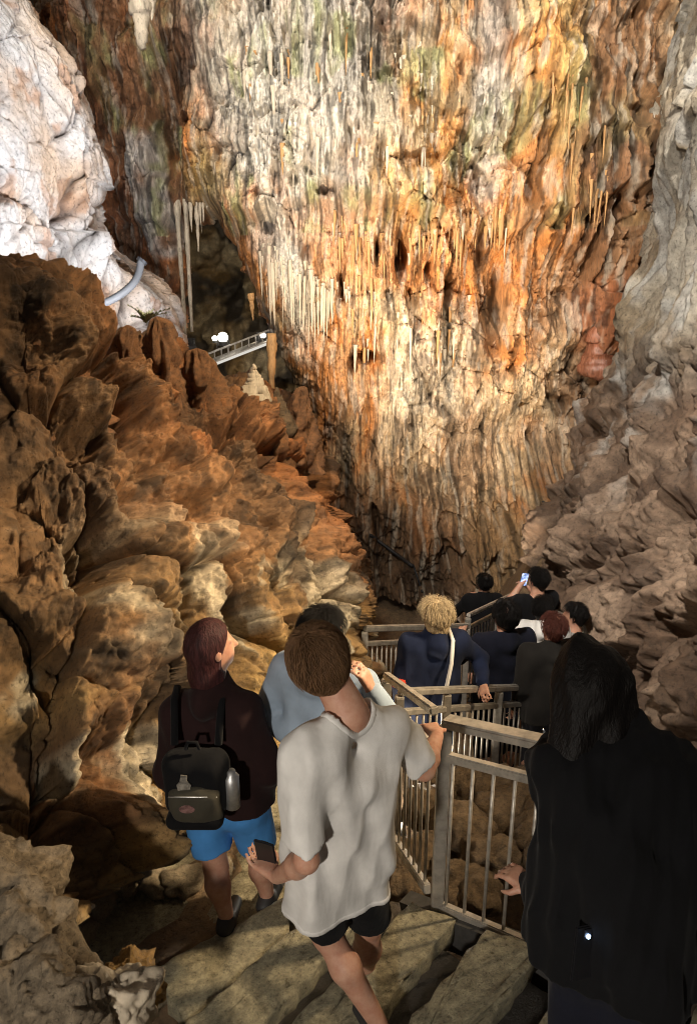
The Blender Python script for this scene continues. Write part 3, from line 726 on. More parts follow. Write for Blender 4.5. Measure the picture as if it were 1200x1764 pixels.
# boulders in the pit seen through the railing
BL = ['reddish boulder under the second railing', 'rounded boulder beside the railing post', 'pale pitted boulder behind the balusters', 'low flat boulder by the stair edge',
      'dark boulder deep in the pit', 'brown boulder leaning on the pit side', 'small tan boulder on the pit rubble', 'angular boulder below the far walkway', 'boulder wedged under the railing foot',
      'grey boulder catching light behind the balusters', 'squat boulder at the pit edge', 'broad boulder filling the pit bottom', 'knobbly boulder next to the lit rubble', 'boulder half hidden behind the post', 'cracked boulder beside the dark jacket', 'lit boulder under the second flight']
for i, (px, py, Y, r) in enumerate(((800,1440,3.5,.22),(770,1520,3.2,.16),(840,1470,3.3,.17),(815,1545,3.05,.15),(880,1420,3.7,.26),(930,1450,3.5,.24),(730,1390,3.9,.16),(790,1360,4.1,.2),
        (720,1470,3.4,.15),(905,1350,4.0,.17),(700,1530,3.15,.12),(860,1370,4.0,.22),(945,1380,3.9,.18),(735,1330,4.3,.15),(960,1500,3.2,.2),(760,1300,4.6,.16))):
    o = stone('boulder', at(px, py, Y), r, 400+i, M['boulder_stone'])
    tag(o, BL[i], 'boulder', 'boulders in the pit beyond the railing')
# pale rocks beside the camera, bottom left
PL = ['pale rough rock at the stair foot, lowest of the heap', 'pale jagged rock leaning on the brown slope', 'cream broken rock beside the shadowed landing', 'white edged rock under the tall pale one', 'tall pale rock against the dark slope', 'small pale rock lodged in the heap', 'flat pale rock beside the ochre lump', 'ochre lump of rock by the turning step']
for i, (px, py, Y, r, m) in enumerate(((190,1740,1.85,.16,'calcite'),(40,1650,2.0,.20,'cream_rock'),(120,1690,1.95,.16,'cream_rock'),(30,1740,1.8,.22,'cream_rock'),(0,1520,2.2,.24,'cream_rock'),(150,1760,1.75,.12,'cream_rock'),(90,1760,1.7,.15,'cream_rock'),(225,1690,2.1,.13,'ochre_rock'))):
    if m not in M: rock_mat(m, base=(0.27, 0.21, 0.14) if m[0] == 'c' else (0.36, 0.22, 0.08), scale=2.2, bump=0.8, contrast=(0.35, 1.5))
    o = stone('rock', at(px, py, Y), r, 500+i, M[m], flat=1.15, sub=5, amp=0.8)
    tag(o, PL[i], 'rock', 'pale rocks at the stair foot')

# ------------------------------------------------------------------ railings
def railing(name, label, a, b, zt_a, zt_b, h, nbal, posts, drop=0.17, rail=0.042, flatrail=False, base=True, bal=0.016):
    """a, b plan ends; zt rail height at each end; posts as fractions"""
    r = empty(name, (a[0], a[1], zt_a-h)); tag(r, label, 'railing', 'steel railings along the walkway')
    o = np.array([a[0], a[1], zt_a-h])
    A = np.array([a[0], a[1], zt_a])-o; B = np.array([b[0], b[1], zt_b])-o
    up = np.array([0, 0, 1.0])
    MB().bar(A, B, 0.075 if flatrail else rail, 0.04 if flatrail else rail).build('top_rail', M['steel'], r, bevel=0.008)
    MB().bar(A-up*drop, B-up*drop, 0.035, 0.04).build('mid_rail', M['steel'], r, bevel=0.005)
    if base: MB().bar(A-up*(h-0.03), B-up*(h-0.03), 0.035, 0.05).build('bottom_rail', M['steel'], r, bevel=0.005)
    d = B-A
    for t in posts:
        p = A+d*t
        po = MB().bar(p-up*0.028, p-up*(h+0.06), 0.054, 0.054, (0, 1, 0)).build('post', M['steel'], r, bevel=0.006)
        MB().box(p-up*(h+0.05), (0.12, 0.12, 0.012)).build('base_plate', M['steel'], po)
        for bx_ in (-1, 1): MB().tube([p-up*(h+0.045)+np.array([0.045*bx_, -0.045, 0]), p-up*(h+0.03)+np.array([0.045*bx_, -0.045, 0])], 0.008, 6).build('bolt', M['dark_steel'], po)
    L = np.linalg.norm(d)
    bm_ = MB().tube([(0, 0, 0), (0, 0, -(h-drop-0.055))], bal/2, 8)
    me = None
    for k in range(nbal):
        t = (k+0.5)/nbal
        if any(abs(t-q)*L < 0.045 for q in posts): continue
        p = A+d*t-up*(drop+0.018)
        if me is None:
            ob = bm_.build('baluster', M['steel'], r, smooth=True); me = ob.data
        else: ob = link(bpy.data.objects.new('baluster', me), r)
        ob.location = p
    return r
pa = on_z(752, 1562, 3.25); sdir = np.array([0.75, -0.66])
pb = pa[:2]+sdir*1.25
railing('steel_railing', 'near steel railing with flat wide handrail beside the stair', pa[:2], pb, 4.23, 4.51, 1.0, 13, (0.0, 0.98), flatrail=True)
pc = pa[:2]+np.array([-0.20, 0.85])
railing('steel_railing', 'short steel railing running back from the near corner post', pa[:2]+np.array([-0.03, 0.12]), pc, 4.2, 3.95, 1.0, 9, (1.0,))
q0 = at(688, 1192, 3.9); q1 = at(940, 1182, 5.1)
railing('steel_railing', 'second steel railing with close balusters across the pit', q0[:2], q1[:2], q0[2], q1[2], 0.95, 26, (0.0, 0.27, 0.62, 0.99), drop=0.14, rail=0.045)
q0 = at(628, 1083, 5.6); q1 = at(806, 1078, 6.6)
railing('steel_railing', 'far steel railing behind the blond person', q0[:2], q1[:2], q0[2], q1[2], 1.0, 24, (0.0, 0.99), drop=0.14, rail=0.05)
q0 = at(806, 1060, 6.7); q1 = at(890, 1020, 8.6)
railing('steel_railing', 'steel railing climbing past the person with raised arms', q0[:2], q1[:2], q0[2], q1[2], 1.0, 18, (0.0, 0.5, 1.0), drop=0.14)
q0 = at(905, 1030, 8.4); q1 = at(1000, 1075, 6.3)
railing('steel_railing', 'steel railing along the right rocks behind the phone holder', q0[:2], q1[:2], q0[2], q1[2], 1.0, 20, (0.0, 0.5, 1.0), drop=0.14)
# stair stringer below the near rail
MB().bar((*pa[:2]+np.array([-0.12, 0.10]), 3.12), (*pb, 3.50), 0.09, 0.16).build('stringer', M['dark_steel'], stair)
# dark pipes on the rear wall
def pipe(label, pts, r, mat, cat='pipe', name='pipe'):
    o = MB().tube(pts, r, 8).build(name, mat, None, smooth=True); tag(o, label, cat); return o
plain('rubber', (0.02, 0.02, 0.022), 0.55)
def on_wall(px, py, off=0.06):
    p = at(px, py, 13.2)
    for _ in range(12): p = at(px, py, wall_y(p[0], p[2])-off)
    return p
pipe('thin black pipe slanting across the foot of the rear wall', [on_wall(638+(710-638)*k/8, 922+(975-922)*k/8, 0.12) for k in range(9)], 0.032, M['rubber'])
pipe('black cable hanging on the rear wall foot', [on_wall(712+k*3, 975+k*9, 0.10) for k in range(6)], 0.02, M['rubber'], 'cable', 'cable')
pipe('short black pipe above the sandy slope', [on_wall(910+k*6, 890-k*6, 0.10) for k in range(7)], 0.03, M['rubber'])
# curved corrugated conduit below the white slab
cp = [(160,528,7.9),(185,520,8.0),(210,506,8.1),(230,488,8.2),(240,468,8.3),(243,450,8.35)]
cpts = [Vector(at(*c)) for c in cp]
fine = []
for i in range(len(cpts)-1):
    for k in range(10):
        t = k/10; p0, p1, p2, p3 = cpts[max(i-1, 0)], cpts[i], cpts[i+1], cpts[min(i+2, len(cpts)-1)]
        fine.append(0.5*((2*p1)+(p2-p0)*t+(2*p0-5*p1+4*p2-p3)*t*t+(3*p1-p0-3*p2+p3)*t**3))
rad = [0.040*(1+0.09*((k % 2)*2-1)) for k in range(len(fine))]
plain('conduit_grey', (0.07, 0.07, 0.072), 0.7)
o = MB().tube(fine, rad, 10).build('conduit', M['conduit_grey'], None, smooth=True); tag(o, 'curved grey corrugated conduit under the white slab', 'conduit')
o = MB().tube([at(243, 452, 8.35), at(246, 448, 8.36)], [0.058, 0.06], 10).build('end_ring', M['rubber'], o)
# small grille behind the ridge
g = empty('vent_grille', at(92, 494, 7.3)); tag(g, 'small slatted grille behind the brown ridge', 'grille')
MB().box((0, 0, 0), (0.24, 0.03, 0.16)).build('frame', M['dark_steel'], g, bevel=0.004)
for k in range(6): MB().box((-0.09+0.036*k, -0.024, 0), (0.012, 0.012, 0.14)).build('slat', M['aluminium'], g)
# bright little lamp on the ridge by the grille
lp = at(108, 494, 7.2); o = empty('ridge_lamp', lp); tag(o, 'small white spotlight at the grille below the slab', 'spotlight')
MB().tube([(0, 0, 0), (0, 0.08, 0.02)], [0.03, 0.022], 12).build('housing', M['dark_steel'], o, smooth=True)
MB().tube([(0, -0.004, 0), (0, -0.012, 0)], [0.026, 0.02], 12).build('lens', M['lens_glow'], o)

# ------------------------------------------------------------------ fern tuft on the crag
plain('fern', (0.32, 0.36, 0.22), 0.6)
ft = empty('fern', at(250, 556, 5.75)); tag(ft, 'pale fern tuft growing on the crag by the conduit', 'fern')
rr = random.Random(3)
for k in range(9):
    b = MB(); a = rr.uniform(0, 6.28); L = rr.uniform(0.08, 0.19); tip = Vector((math.cos(a)*0.5+0.2, math.sin(a)*0.4, 0.9)).normalized()*L
    prev = Vector((0, 0, 0))
    for j in range(1, 9):
        t = j/8; p = tip*t + Vector((math.cos(a), math.sin(a), -0.4))*0.09*t*t
        side = (p-prev).cross(Vector((0.3, 0.2, 1))).normalized(); w = 0.03*math.sin(math.pi*min(t+0.1, 1))+0.006
        for s in (-1, 1):
            b.add([prev, p, p+side*s*w+Vector((0, 0, 0.012)), prev+side*s*w*0.5], [(0, 1, 2, 3)])
        prev = p
    b.build('frond', M['fern'], ft)

# ------------------------------------------------------------------ stalactites and stalagmites
def spike_mesh(name, seed, sides=7, seg=6, bend=0.06):
    """unit spike hanging down from 0 to -1, radius about 1 at the root"""
    r = random.Random(seed); V = []; Fc = []
    for j in range(seg):
        t = j/seg; rad = (1-t)**0.75*(1+0.18*math.sin(t*19+seed)*(1-t))
        ox = bend*t*t*r.uniform(-6, 6)*0.3; oy = 0
        for k in range(sides):
            a = 2*math.pi*k/sides; q = rad*(1+0.14*math.sin(a*3+seed)+r.uniform(-.08, .08)); V.append((math.cos(a)*q+ox, math.sin(a)*q+oy, -t))
    V.append((0, 0, -1))
    for j in range(seg-1):
        for k in range(sides): Fc.append((j*sides+k, j*sides+(k+1) % sides, (j+1)*sides+(k+1) % sides, (j+1)*sides+k))
    for k in range(sides): Fc.append(((seg-1)*sides+k, (seg-1)*sides+(k+1) % sides, seg*sides))
    Fc.append(tuple(range(sides)))
    me = bpy.data.meshes.new(name); me.from_pydata(V, [], Fc); me.update()
    bm = bmesh.new(); bm.from_mesh(me); bmesh.ops.recalc_face_normals(bm, faces=bm.faces); bm.to_mesh(me); bm.free()
    me.polygons.foreach_set('use_smooth', [True]*len(me.polygons))
    return me
SPK = {m: [spike_mesh('stalactite', 30+i) for i in range(5)] for m in ('calcite', 'calcite_orange')}
for m, L in SPK.items():
    for me in L: me.materials.append(M[m])
def hang(px, py, length, r, m, off=0.03, Y=None):
    p = on_wall(px, py, off) if Y is None else at(px, py, Y)
    o = bpy.data.objects.new('stalactite', random.choice(SPK[m])); link(o, wall)
    o.location = p; o.scale = (r, r, length); o.rotation_euler = (random.uniform(-.04, .04), random.uniform(-.04, .04), random.uniform(0, 6.28))
    return o
rs = random.Random(5)
for k in range(60):   # pale curtain on the arch's edge
    t = k/43; px = 448+(560-448)*t + rs.uniform(-4, 4); py = 420+60*t + rs.uniform(-14, 22)
    hang(px, py, rs.uniform(0.25, 1.45)*(0.7+0.5*math.sin(t*3.1)), rs.uniform(0.012, 0.05), 'calcite', 0.0)
for k in range(16):   # lintel of the opening
    hang(300+k*3.6+rs.uniform(-5, 5), 356+rs.uniform(-12, 4), rs.uniform(0.12, 0.75)**1.3, rs.uniform(0.015, 0.05), 'calcite', -0.02)
for k in range(60):   # orange fringe under the ledge
    px = rs.uniform(575, 880); py = 385+28*math.sin(px*0.021)+rs.uniform(-14, 40)
    hang(px, py, rs.uniform(0.12, 0.7), rs.uniform(0.012, 0.055), rs.choice(['calcite_orange', 'calcite_orange', 'calcite_orange', 'calcite']), -0.015)
for k in range(26):   # ribs upper right
    px = rs.uniform(950, 1050); py = 110+rs.uniform(0, 230)
    hang(px, py, rs.uniform(0.3, 0.8), rs.uniform(0.015, 0.03), 'calcite_orange', -0.02)
for k in range(50):   # upper wall fringes
    px = rs.uniform(420, 760); py = rs.choice([70, 130, 190, 240])+20*math.sin(px*0.03)+rs.uniform(-12, 12)
    hang(px, py, rs.uniform(0.25, 0.7), rs.uniform(0.02, 0.045), rs.choice(['calcite', 'calcite', 'calcite_orange']), -0.01)
for k in range(36):
    px = rs.uniform(600, 880); py = rs.uniform(470, 620)
    hang(px, py, rs.uniform(0.3, 0.9), rs.uniform(0.025, 0.045), rs.choice(['calcite', 'calcite_orange']), -0.01)
def column(name, label, top, bot, r0, r1, mat, cat, seed, sides=14, seg=26, ring=0.13):
    r = random.Random(seed); top = Vector(top); bot = Vector(bot); pts = []; rad = []
    for j in range(seg+1):
        t = j/seg; p = top.lerp(bot, t) + Vector((r.uniform(-1, 1), r.uniform(-1, 1), 0))*0.05*max(r0, r1)
        pts.append(p); rad.append(max(0.003, (r0+(r1-r0)*t)*(1+ring*math.sin(t*17+seed)+r.uniform(-.08, .08)*(1 if ring > 0.05 else 0.15))))
    b = MB().tube([p-top for p in pts], rad, sides)
    o = b.build(name, M[mat], None, smooth=True); o.location = top
    return tag(o, label, cat)
column('stalactite', 'long thin straw stalactite in the opening, beside its twin', on_wall(304, 345, -0.1), at(320, 575, on_wall(304, 345)[1]), 0.055, 0.03, 'calcite', 'stalactite', 1)
column('stalactite', 'long thin straw stalactite in the opening reaching the rock', on_wall(319, 340, -0.1), at(331, 572, on_wall(319, 340)[1]), 0.05, 0.03, 'calcite', 'stalactite', 2)
column('stalactite', 'short white stalactite hanging from the lintel of the opening', on_wall(339, 350, -0.1), at(342, 434, on_wall(339, 350)[1]), 0.06, 0.008, 'calcite', 'stalactite', 3)
column('stalactite', 'orange double column standing below the arch', at(468, 575, 13.6), at(468, 672, 13.4), 0.10, 0.05, 'calcite_orange', 'stalactite', 4)
column('stalactite', 'small orange stalactite under the arch in the opening', at(432, 505, 14.6), at(436, 552, 14.6), 0.07, 0.01, 'calcite_orange', 'stalactite', 5)
column('stalactite', 'fat cream stalactite hanging at the top of the red recess', at(240, -40, 12.5), at(246, 84, 12.5), 0.24, 0.05, 'calcite', 'stalactite', 6)
column('stalactite', 'thin cream stalactite at the top of the red recess', at(262, -30, 12.5), at(262, 35, 12.5), 0.10, 0.01, 'calcite', 'stalactite', 7)
rock_mat('wet_red', base=(0.26, 0.10, 0.055), streak=True, bump=0.35, rough=(0.12, 0.4), spec=0.7)
column('stalagmite', 'pale pointed stalagmite standing on the rust brown ridge', at(437, 628, 6.45), at(440, 690, 6.45), 0.010, 0.15, 'calcite', 'stalagmite', 8, ring=0.03)
column('stalagmite', 'brown pointed stalagmite beside the pale one on the ridge', at(476, 668, 6.6), at(480, 740, 6.6), 0.012, 0.17, 'boulder_stone', 'stalagmite', 9, ring=0.03)
def crag(label, px, py, Y, w, h, seed, mat='crag_rock', bell=1.0):
    """free-standing horn of the ridge"""
    if mat not in M: rock_mat(mat, base=(0.26, 0.125, 0.055), scale=1.8, bump=0.9, contrast=(0.4, 1.45))
    n, k = 46, 40; V = []
    for j in range(n):
        t = j/(n-1)
        for i in range(k):
            a = 2*math.pi*i/k
            nz = float(fbm(np.array([math.cos(a)*1.3+seed]), np.array([math.sin(a)*1.3+t*3.2]), 4, seed)[0])
            rg = float(ridged(np.array([a*1.6+seed]), np.array([t*1.8]), 3, seed+2)[0]); rr_ = w*(0.10+0.9*t**bell)*(0.85+0.8*nz+0.22*rg) if j else 0.01
            V.append((math.cos(a)*rr_+0.25*w*math.sin(t*4+seed)*(1-t), math.sin(a)*rr_, -h*t))
    Fc = [(j*k+i, j*k+(i+1) % k, (j+1)*k+(i+1) % k, (j+1)*k+i) for j in range(n-1) for i in range(k)]
    o = mesh_np('crag', np.array(V), np.array(Fc)[:, ::-1], M[mat]); o.location = at(px, py, Y)
    tag(o, label, 'crag', 'crags along the rust brown ridge'); return o
crag('brown horn of rock with a dark hollow at the ridge end', 520, 665, 6.8, 0.17, 0.8, 3, bell=0.5)
crag('rust brown crag between two stalagmites', 462, 690, 6.5, 0.2, 0.8, 5, bell=0.7)
crag('blocky brown crag holding the fern', 262, 545, 5.6, 0.22, 1.1, 7, bell=0.45)
crag('tall dark crag beside the curved conduit', 215, 560, 5.4, 0.2, 1.0, 9, bell=0.6)
crag('pointed dark crag next to the spotlight', 112, 490, 5.05, 0.12, 0.8, 11, bell=0.7)
crag('squat crag at the left end of the opening', 335, 600, 6.0, 0.2, 0.8, 13, bell=0.5)
crag('broad brown crag above the shadowed slope', 25, 492, 4.85, 0.4, 0.9, 15, bell=0.5)
crag('slim rust crag hanging over the gap', 385, 662, 6.1, 0.16, 0.6, 17, bell=0.7)
o = column('flowstone_tongue', 'glossy wet red flowstone tongue on the rear wall', on_wall(1046, 490, 0.0), on_wall(1030, 650, 0.0), 0.12, 0.36, 'wet_red', 'flowstone', 12)

# ------------------------------------------------------------------ chamber lamp and lit walkway through the opening
for (px, py, Y, tx, ty, tY, w, lab) in ((384, 586, 17.0, 370, 520, 20, 70, 'glaring floodlight at the back of the opening'), (452, 580, 16.6, 400, 560, 20, 40, 'white lamp at the end of the far walkway'), (325, 590, 16.5, 340, 500, 20, 110, 'floodlight low behind the straw stalactites')):
    p = at(px, py, Y); t = Vector(at(tx, ty, tY))
    floodlight(Vector(p), t, w, (1.0, 0.86, 0.62), 150, 0.6, lab, 0.05)
def globe(px, py, Y, r, lab):
    b = bmesh.new(); bmesh.ops.create_uvsphere(b, u_segments=16, v_segments=10, radius=r); me = bpy.data.meshes.new('bulb'); b.to_mesh(me); b.free(); me.materials.append(M['lens_glow'])
    e = empty('bulkhead_lamp', at(px, py, Y)); o = link(bpy.data.objects.new('bulb', me), e)
    MB().tube([(0, 0, -r*1.6), (0, 0, -r*0.8)], [r*0.8, r*0.9], 10).build('lamp_base', M['dark_steel'], e)
    tag(e, lab, 'lamp', 'round lamps in the far chamber')
globe(384, 581, 16.6, 0.11, 'large bright round lamp in the far chamber'); globe(453, 578, 16.4, 0.06, 'round lamp at the upper end of the lit walkway'); globe(370, 583, 16.8, 0.06, 'small round lamp beside the large bright one')
wk = empty('walkway', at(358, 627, 16.2)); tag(wk, 'far lit walkway with low railing crossing the opening', 'walkway')
w0_ = np.array(at(340, 634, 16.2))-np.array(wk.location); w1_ = np.array(at(478, 580, 16.6))-np.array(wk.location)
MB().bar(w0_, w1_, 0.7, 0.07).build('deck', M['steel'], wk)
MB().bar(w0_+np.array([0, -0.37, -0.05]), w1_+np.array([0, -0.37, -0.05]), 0.03, 0.05).build('light_strip', M['strip_glow'], wk)
MB().bar(w0_+np.array([0, -0.33, 0.22]), w1_+np.array([0, -0.33, 0.22]), 0.035, 0.035).build('handrail', M['steel'], wk)
for k in range(13):
    p = w0_+(w1_-w0_)*k/12+np.array([0, -0.33, 0])
    MB().bar(p+np.array([0, 0, 0.03]), p+np.array([0, 0, 0.21]), 0.022, 0.022, (0, 1, 0)).build('baluster', M['steel'], wk)

def floor_light(px, py, Y, w, lab):
    e = empty('floor_light', at(px, py, Y)); tag(e, lab, 'lamp', 'floor lights along the walkway')
    MB().box((0, 0, 0), (0.16, 0.06, 0.09)).build('housing', M['dark_steel'], e, bevel=0.005)
    MB().box((0, -0.034, 0), (0.13, 0.008, 0.065)).build('lens', M['lens_glow'], e)
    L = bpy.data.lights.new('glow', 'POINT'); L.energy = w; L.color = (1.0, 0.9, 0.75); L.shadow_soft_size = 0.04
    l = bpy.data.objects.new('glow', L); l.location = (0, -0.08, 0.02); link(l, e)
floor_light(883, 1222, 5.3, 14, 'bright floor light behind the second railing, under the dark navy jacket')
floor_light(921, 1246, 5.0, 14, 'bright floor light behind the second railing, by the auburn haired person')
floor_light(690, 1290, 4.5, 22, 'floor light beneath the blond person')
# ------------------------------------------------------------------ people: smooth distance fields turned into continuous skins
class Field:
    def __init__(s, lo, hi, h):
        s.h = h; s.lo = np.array(lo, float)-3*h; s.n = (np.ceil((np.array(hi, float)+3*h-s.lo)/h).astype(int)+1)
        s.F = np.full(s.n, 1.0, F32)
    def sub(s, lo, hi):
        a = np.clip(np.floor((lo-s.lo)/s.h).astype(int), 0, s.n); b = np.clip(np.ceil((hi-s.lo)/s.h).astype(int)+1, 0, s.n)
        if (b <= a).any(): return None
        g = [(s.lo[i]+s.h*np.arange(a[i], b[i])).astype(F32) for i in range(3)]
        return (slice(a[0], b[0]), slice(a[1], b[1]), slice(a[2], b[2])), g[0][:, None, None], g[1][None, :, None], g[2][None, None, :]
    def _min(s, sl, d, k):
        f = s.F[sl]
        if k <= 0: s.F[sl] = np.minimum(f, d); return
        h = np.clip(0.5+0.5*(f-d)/k, 0, 1); s.F[sl] = f+(d-f)*h-k*h*(1-h)
    def cap(s, a, b, ra, rb, k=0.03, flat=None):
        """tapered capsule; flat=(axis, factor) squashes it along a direction"""
        a = np.array(a, float); b = np.array(b, float); r = max(ra, rb)*1.3+k+0.03
        q = s.sub(np.minimum(a, b)-r, np.maximum(a, b)+r)
        if q is None: return s
        sl, x, y, z = q; e = b-a; L2 = max(e@e, 1e-9)
        t = np.clip(((x-a[0])*e[0]+(y-a[1])*e[1]+(z-a[2])*e[2])/L2, 0, 1)
        dx = x-a[0]-t*e[0]; dy = y-a[1]-t*e[1]; dz = z-a[2]-t*e[2]
        if flat is not None:
            n, fac = flat; n = np.array(n, float); n /= np.linalg.norm(n)
            p = dx*n[0]+dy*n[1]+dz*n[2]; m = p*(1/fac-1)
            dx = dx+m*n[0]; dy = dy+m*n[1]; dz = dz+m*n[2]
        d = np.sqrt(dx*dx+dy*dy+dz*dz)-(ra+(rb-ra)*t)
        s._min(sl, d, k); return s
    def ell(s, c, R, rad, k=0.02, cut=None):
        """ellipsoid; R columns = axes; cut = list of (point, normal): keep the side the normal points away from"""
        c = np.array(c, float); r = max(rad)*1.1+k+0.03; q = s.sub(c-r, c+r)
        if q is None: return s
        sl, x, y, z = q; X, Y, Z = x-c[0], y-c[1], z-c[2]
        p = [(X*R[0][i]+Y*R[1][i]+Z*R[2][i])/rad[i] for i in range(3)]
        l = np.sqrt(p[0]**2+p[1]**2+p[2]**2); g = np.sqrt((p[0]/rad[0])**2+(p[1]/rad[1])**2+(p[2]/rad[2])**2)+1e-6
        d = l*(l-1)/g
        for pt, nn in (cut or []):
            d = np.maximum(d, (x-pt[0])*nn[0]+(y-pt[1])*nn[1]+(z-pt[2])*nn[2])
        s._min(sl, d, k); return s
    def clip(s, p, n):
        q = s.sub(s.lo, s.lo+s.h*s.n); sl, x, y, z = q
        s.F[sl] = np.maximum(s.F[sl], (x-p[0])*n[0]+(y-p[1])*n[1]+(z-p[2])*n[2]); return s
    def join(s, o, k=0.03):
        s._min(tuple(slice(0, n) for n in s.n), o.F, k); return s
    def like(s):
        o = Field(s.lo, s.lo+s.h, s.h); o.lo = s.lo; o.n = s.n; o.F = np.full(s.n, 1.0, F32); return o
    def wrinkle(s, amp, seed, sc=1.0, fold=(0.25, 1.0)):
        r = np.random.default_rng(seed); q = s.sub(s.lo, s.lo+s.h*s.n); sl, x, y, z = q
        w = 0
        for i in range(5):
            k = r.normal(size=3)*np.array([26, 26, 9])*sc*(1+0.35*i)*0.6; p = r.uniform(0, 6.28)
            wob = 0.9*np.sin(x*7*sc+z*5+i*2+p)+0.9*np.sin(y*8*sc-z*4+i)
            w = w + np.sin(x*k[0]+y*k[1]+z*k[2]+p+wob)/(1+0.35*i)
            if i < 3: w = w + 0.9*(0.5-np.abs(np.sin(x*k[1]*0.8-y*k[0]*0.5+z*k[2]*0.9+p*2+wob*0.8)))
        s.F[sl] = s.F[sl]-amp*0.45*w.astype(F32) if hasattr(w, 'astype') else s.F[sl]; return s
    def mesh(s):
        F = s.F; I = F < 0; nx, ny, nz = F.shape
        cnt = np.zeros((nx-1, ny-1, nz-1), np.int8)
        cs = [(i, j, k) for i in (0, 1) for j in (0, 1) for k in (0, 1)]
        for i, j, k in cs: cnt += I[i:nx-1+i, j:ny-1+j, k:nz-1+k]
        act = (cnt > 0) & (cnt < 8); idx = np.argwhere(act)
        ids = np.full(act.shape, -1, np.int64); ids[act] = np.arange(len(idx))
        vals = {c: F[idx[:, 0]+c[0], idx[:, 1]+c[1], idx[:, 2]+c[2]] for c in cs}
        acc = np.zeros((len(idx), 3)); n = np.zeros(len(idx))
        for ax in range(3):
            for c in cs:
                if c[ax]: continue
                d = list(c); d[ax] = 1; d = tuple(d); f0, f1 = vals[c], vals[d]; m = (f0 < 0) != (f1 < 0)
                t = np.where(m, f0/np.where(m, f0-f1, 1), 0); p = np.tile(np.array(c, float), (len(idx), 1)); p[:, ax] = t
                acc += p*m[:, None]; n += m
        V = s.lo+s.h*(idx+acc/np.maximum(n, 1)[:, None])
        Q = []
        for ax in range(3):
            o = [1, 1, 1]; o[ax] = 0; sl0 = tuple(slice(1 if o[i] else 0, -1) for i in range(3))
            sh = list(sl0); sh[ax] = slice(1, None)
            A = I[tuple(slice(1, -1) if i != ax else slice(0, -1) for i in range(3))]; B = I[tuple(slice(1, -1) if i != ax else slice(1, None) for i in range(3))]
            e = np.argwhere(A != B); sgn = A[e[:, 0], e[:, 1], e[:, 2]]
            base = e.copy()
            for i in range(3):
                if i != ax: base[:, i] += 1
            b1, b2 = [i for i in range(3) if i != ax]
            def g(u, v):
                q = base.copy(); q[:, b1] -= u; q[:, b2] -= v; return ids[q[:, 0], q[:, 1], q[:, 2]]
            quad = np.stack([g(1, 1), g(0, 1), g(0, 0), g(1, 0)], 1)
            flip = sgn if ax != 1 else ~sgn
            quad[~flip] = quad[~flip][:, ::-1]; Q.append(quad)
        return V, np.concatenate(Q)
def unit(v): v = np.array(v, float); return v/(np.linalg.norm(v)+1e-9)
def frame(fwd, up):
    f = unit(fwd); r = unit(np.cross(f, up)); u = np.cross(r, f)
    return np.stack([r, f, u], 1)     # columns right, forward, up
def field_for(pts, pad, h):
    P = np.array(pts); return Field(P.min(0)-pad, P.max(0)+pad, h)
def put(fld, name, mat, parent, seed=None):
    V, Q = fld.mesh()
    o = mesh_np(name, V-np.array(parent.location), Q, mat, parent); return o

def hand(f, w, fwd, palm, L=1.0, curl=0.6, side=1):
    """palm plus five fingers: w wrist, fwd pointing direction, palm = direction the palm faces"""
    fwd = unit(fwd); palm = unit(np.array(palm)-fwd*(np.array(palm)@fwd)); lat = np.cross(fwd, palm)*side
    w = np.array(w, float)
    for s_ in (-0.022, 0.0, 0.022):
        f.cap(w+lat*s_*0.6*L, w+fwd*0.075*L+lat*s_*1.15*L, 0.017*L, 0.0145*L, 0.012)
    for s_, ln in ((-0.031, 0.062), (-0.0105, 0.074), (0.0105, 0.078), (0.031, 0.070)):
        p = w+fwd*0.083*L+lat*s_*L; d = fwd
        for j, fr in enumerate((0.45, 0.32, 0.23)):
            ang = curl*(0.75+0.35*j); d = unit(d*math.cos(ang)+palm*math.sin(ang)); q = p+d*ln*fr*L
            f.cap(p, q, (0.0092-0.0010*j)*L, (0.0085-0.0010*j)*L, 0.004); p = q
    p = w+fwd*0.025*L+lat*0.028*L; d = unit(fwd*0.6+lat*0.75+palm*0.35)
    q = p+d*0.038*L; f.cap(p, q, 0.013*L, 0.010*L, 0.008); d = unit(fwd*0.85+lat*0.15+palm*0.5); f.cap(q, q+d*0.03*L, 0.010*L, 0.008*L, 0.004)

def head_field(f, c, R, s=1.0, nose=True):
    r, fw, u = R[:, 0], R[:, 1], R[:, 2]; c = np.array(c, float)
    f.ell(c+u*0.022*s-fw*0.012*s, R, (0.077*s, 0.097*s, 0.098*s), 0.03)
    f.ell(c-u*0.045*s+fw*0.022*s, R, (0.060*s, 0.072*s, 0.078*s), 0.03)
    f.cap(c-u*0.098*s+fw*0.062*s, c-u*0.09*s+fw*0.05*s, 0.018*s, 0.026*s, 0.025)          # chin
    f.cap(c+u*0.012*s+fw*0.088*s, c-u*0.034*s+fw*0.108*s, 0.007*s, 0.013*s, 0.012)         # nose
    f.cap(c-u*0.063*s+fw*0.086*s-r*0.018*s, c-u*0.063*s+fw*0.086*s+r*0.018*s, 0.007*s, 0.007*s, 0.006)
    for s_ in (-1, 1):
        f.ell(c+r*s_*0.080*s-u*0.012*s-fw*0.008*s, R, (0.012*s, 0.020*s, 0.032*s), 0.008)   # ears
        f.cap(c+r*s_*0.018*s+u*0.018*s+fw*0.082*s, c+r*s_*0.045*s+u*0.016*s+fw*0.074*s, 0.009*s, 0.009*s, 0.012)   # brow

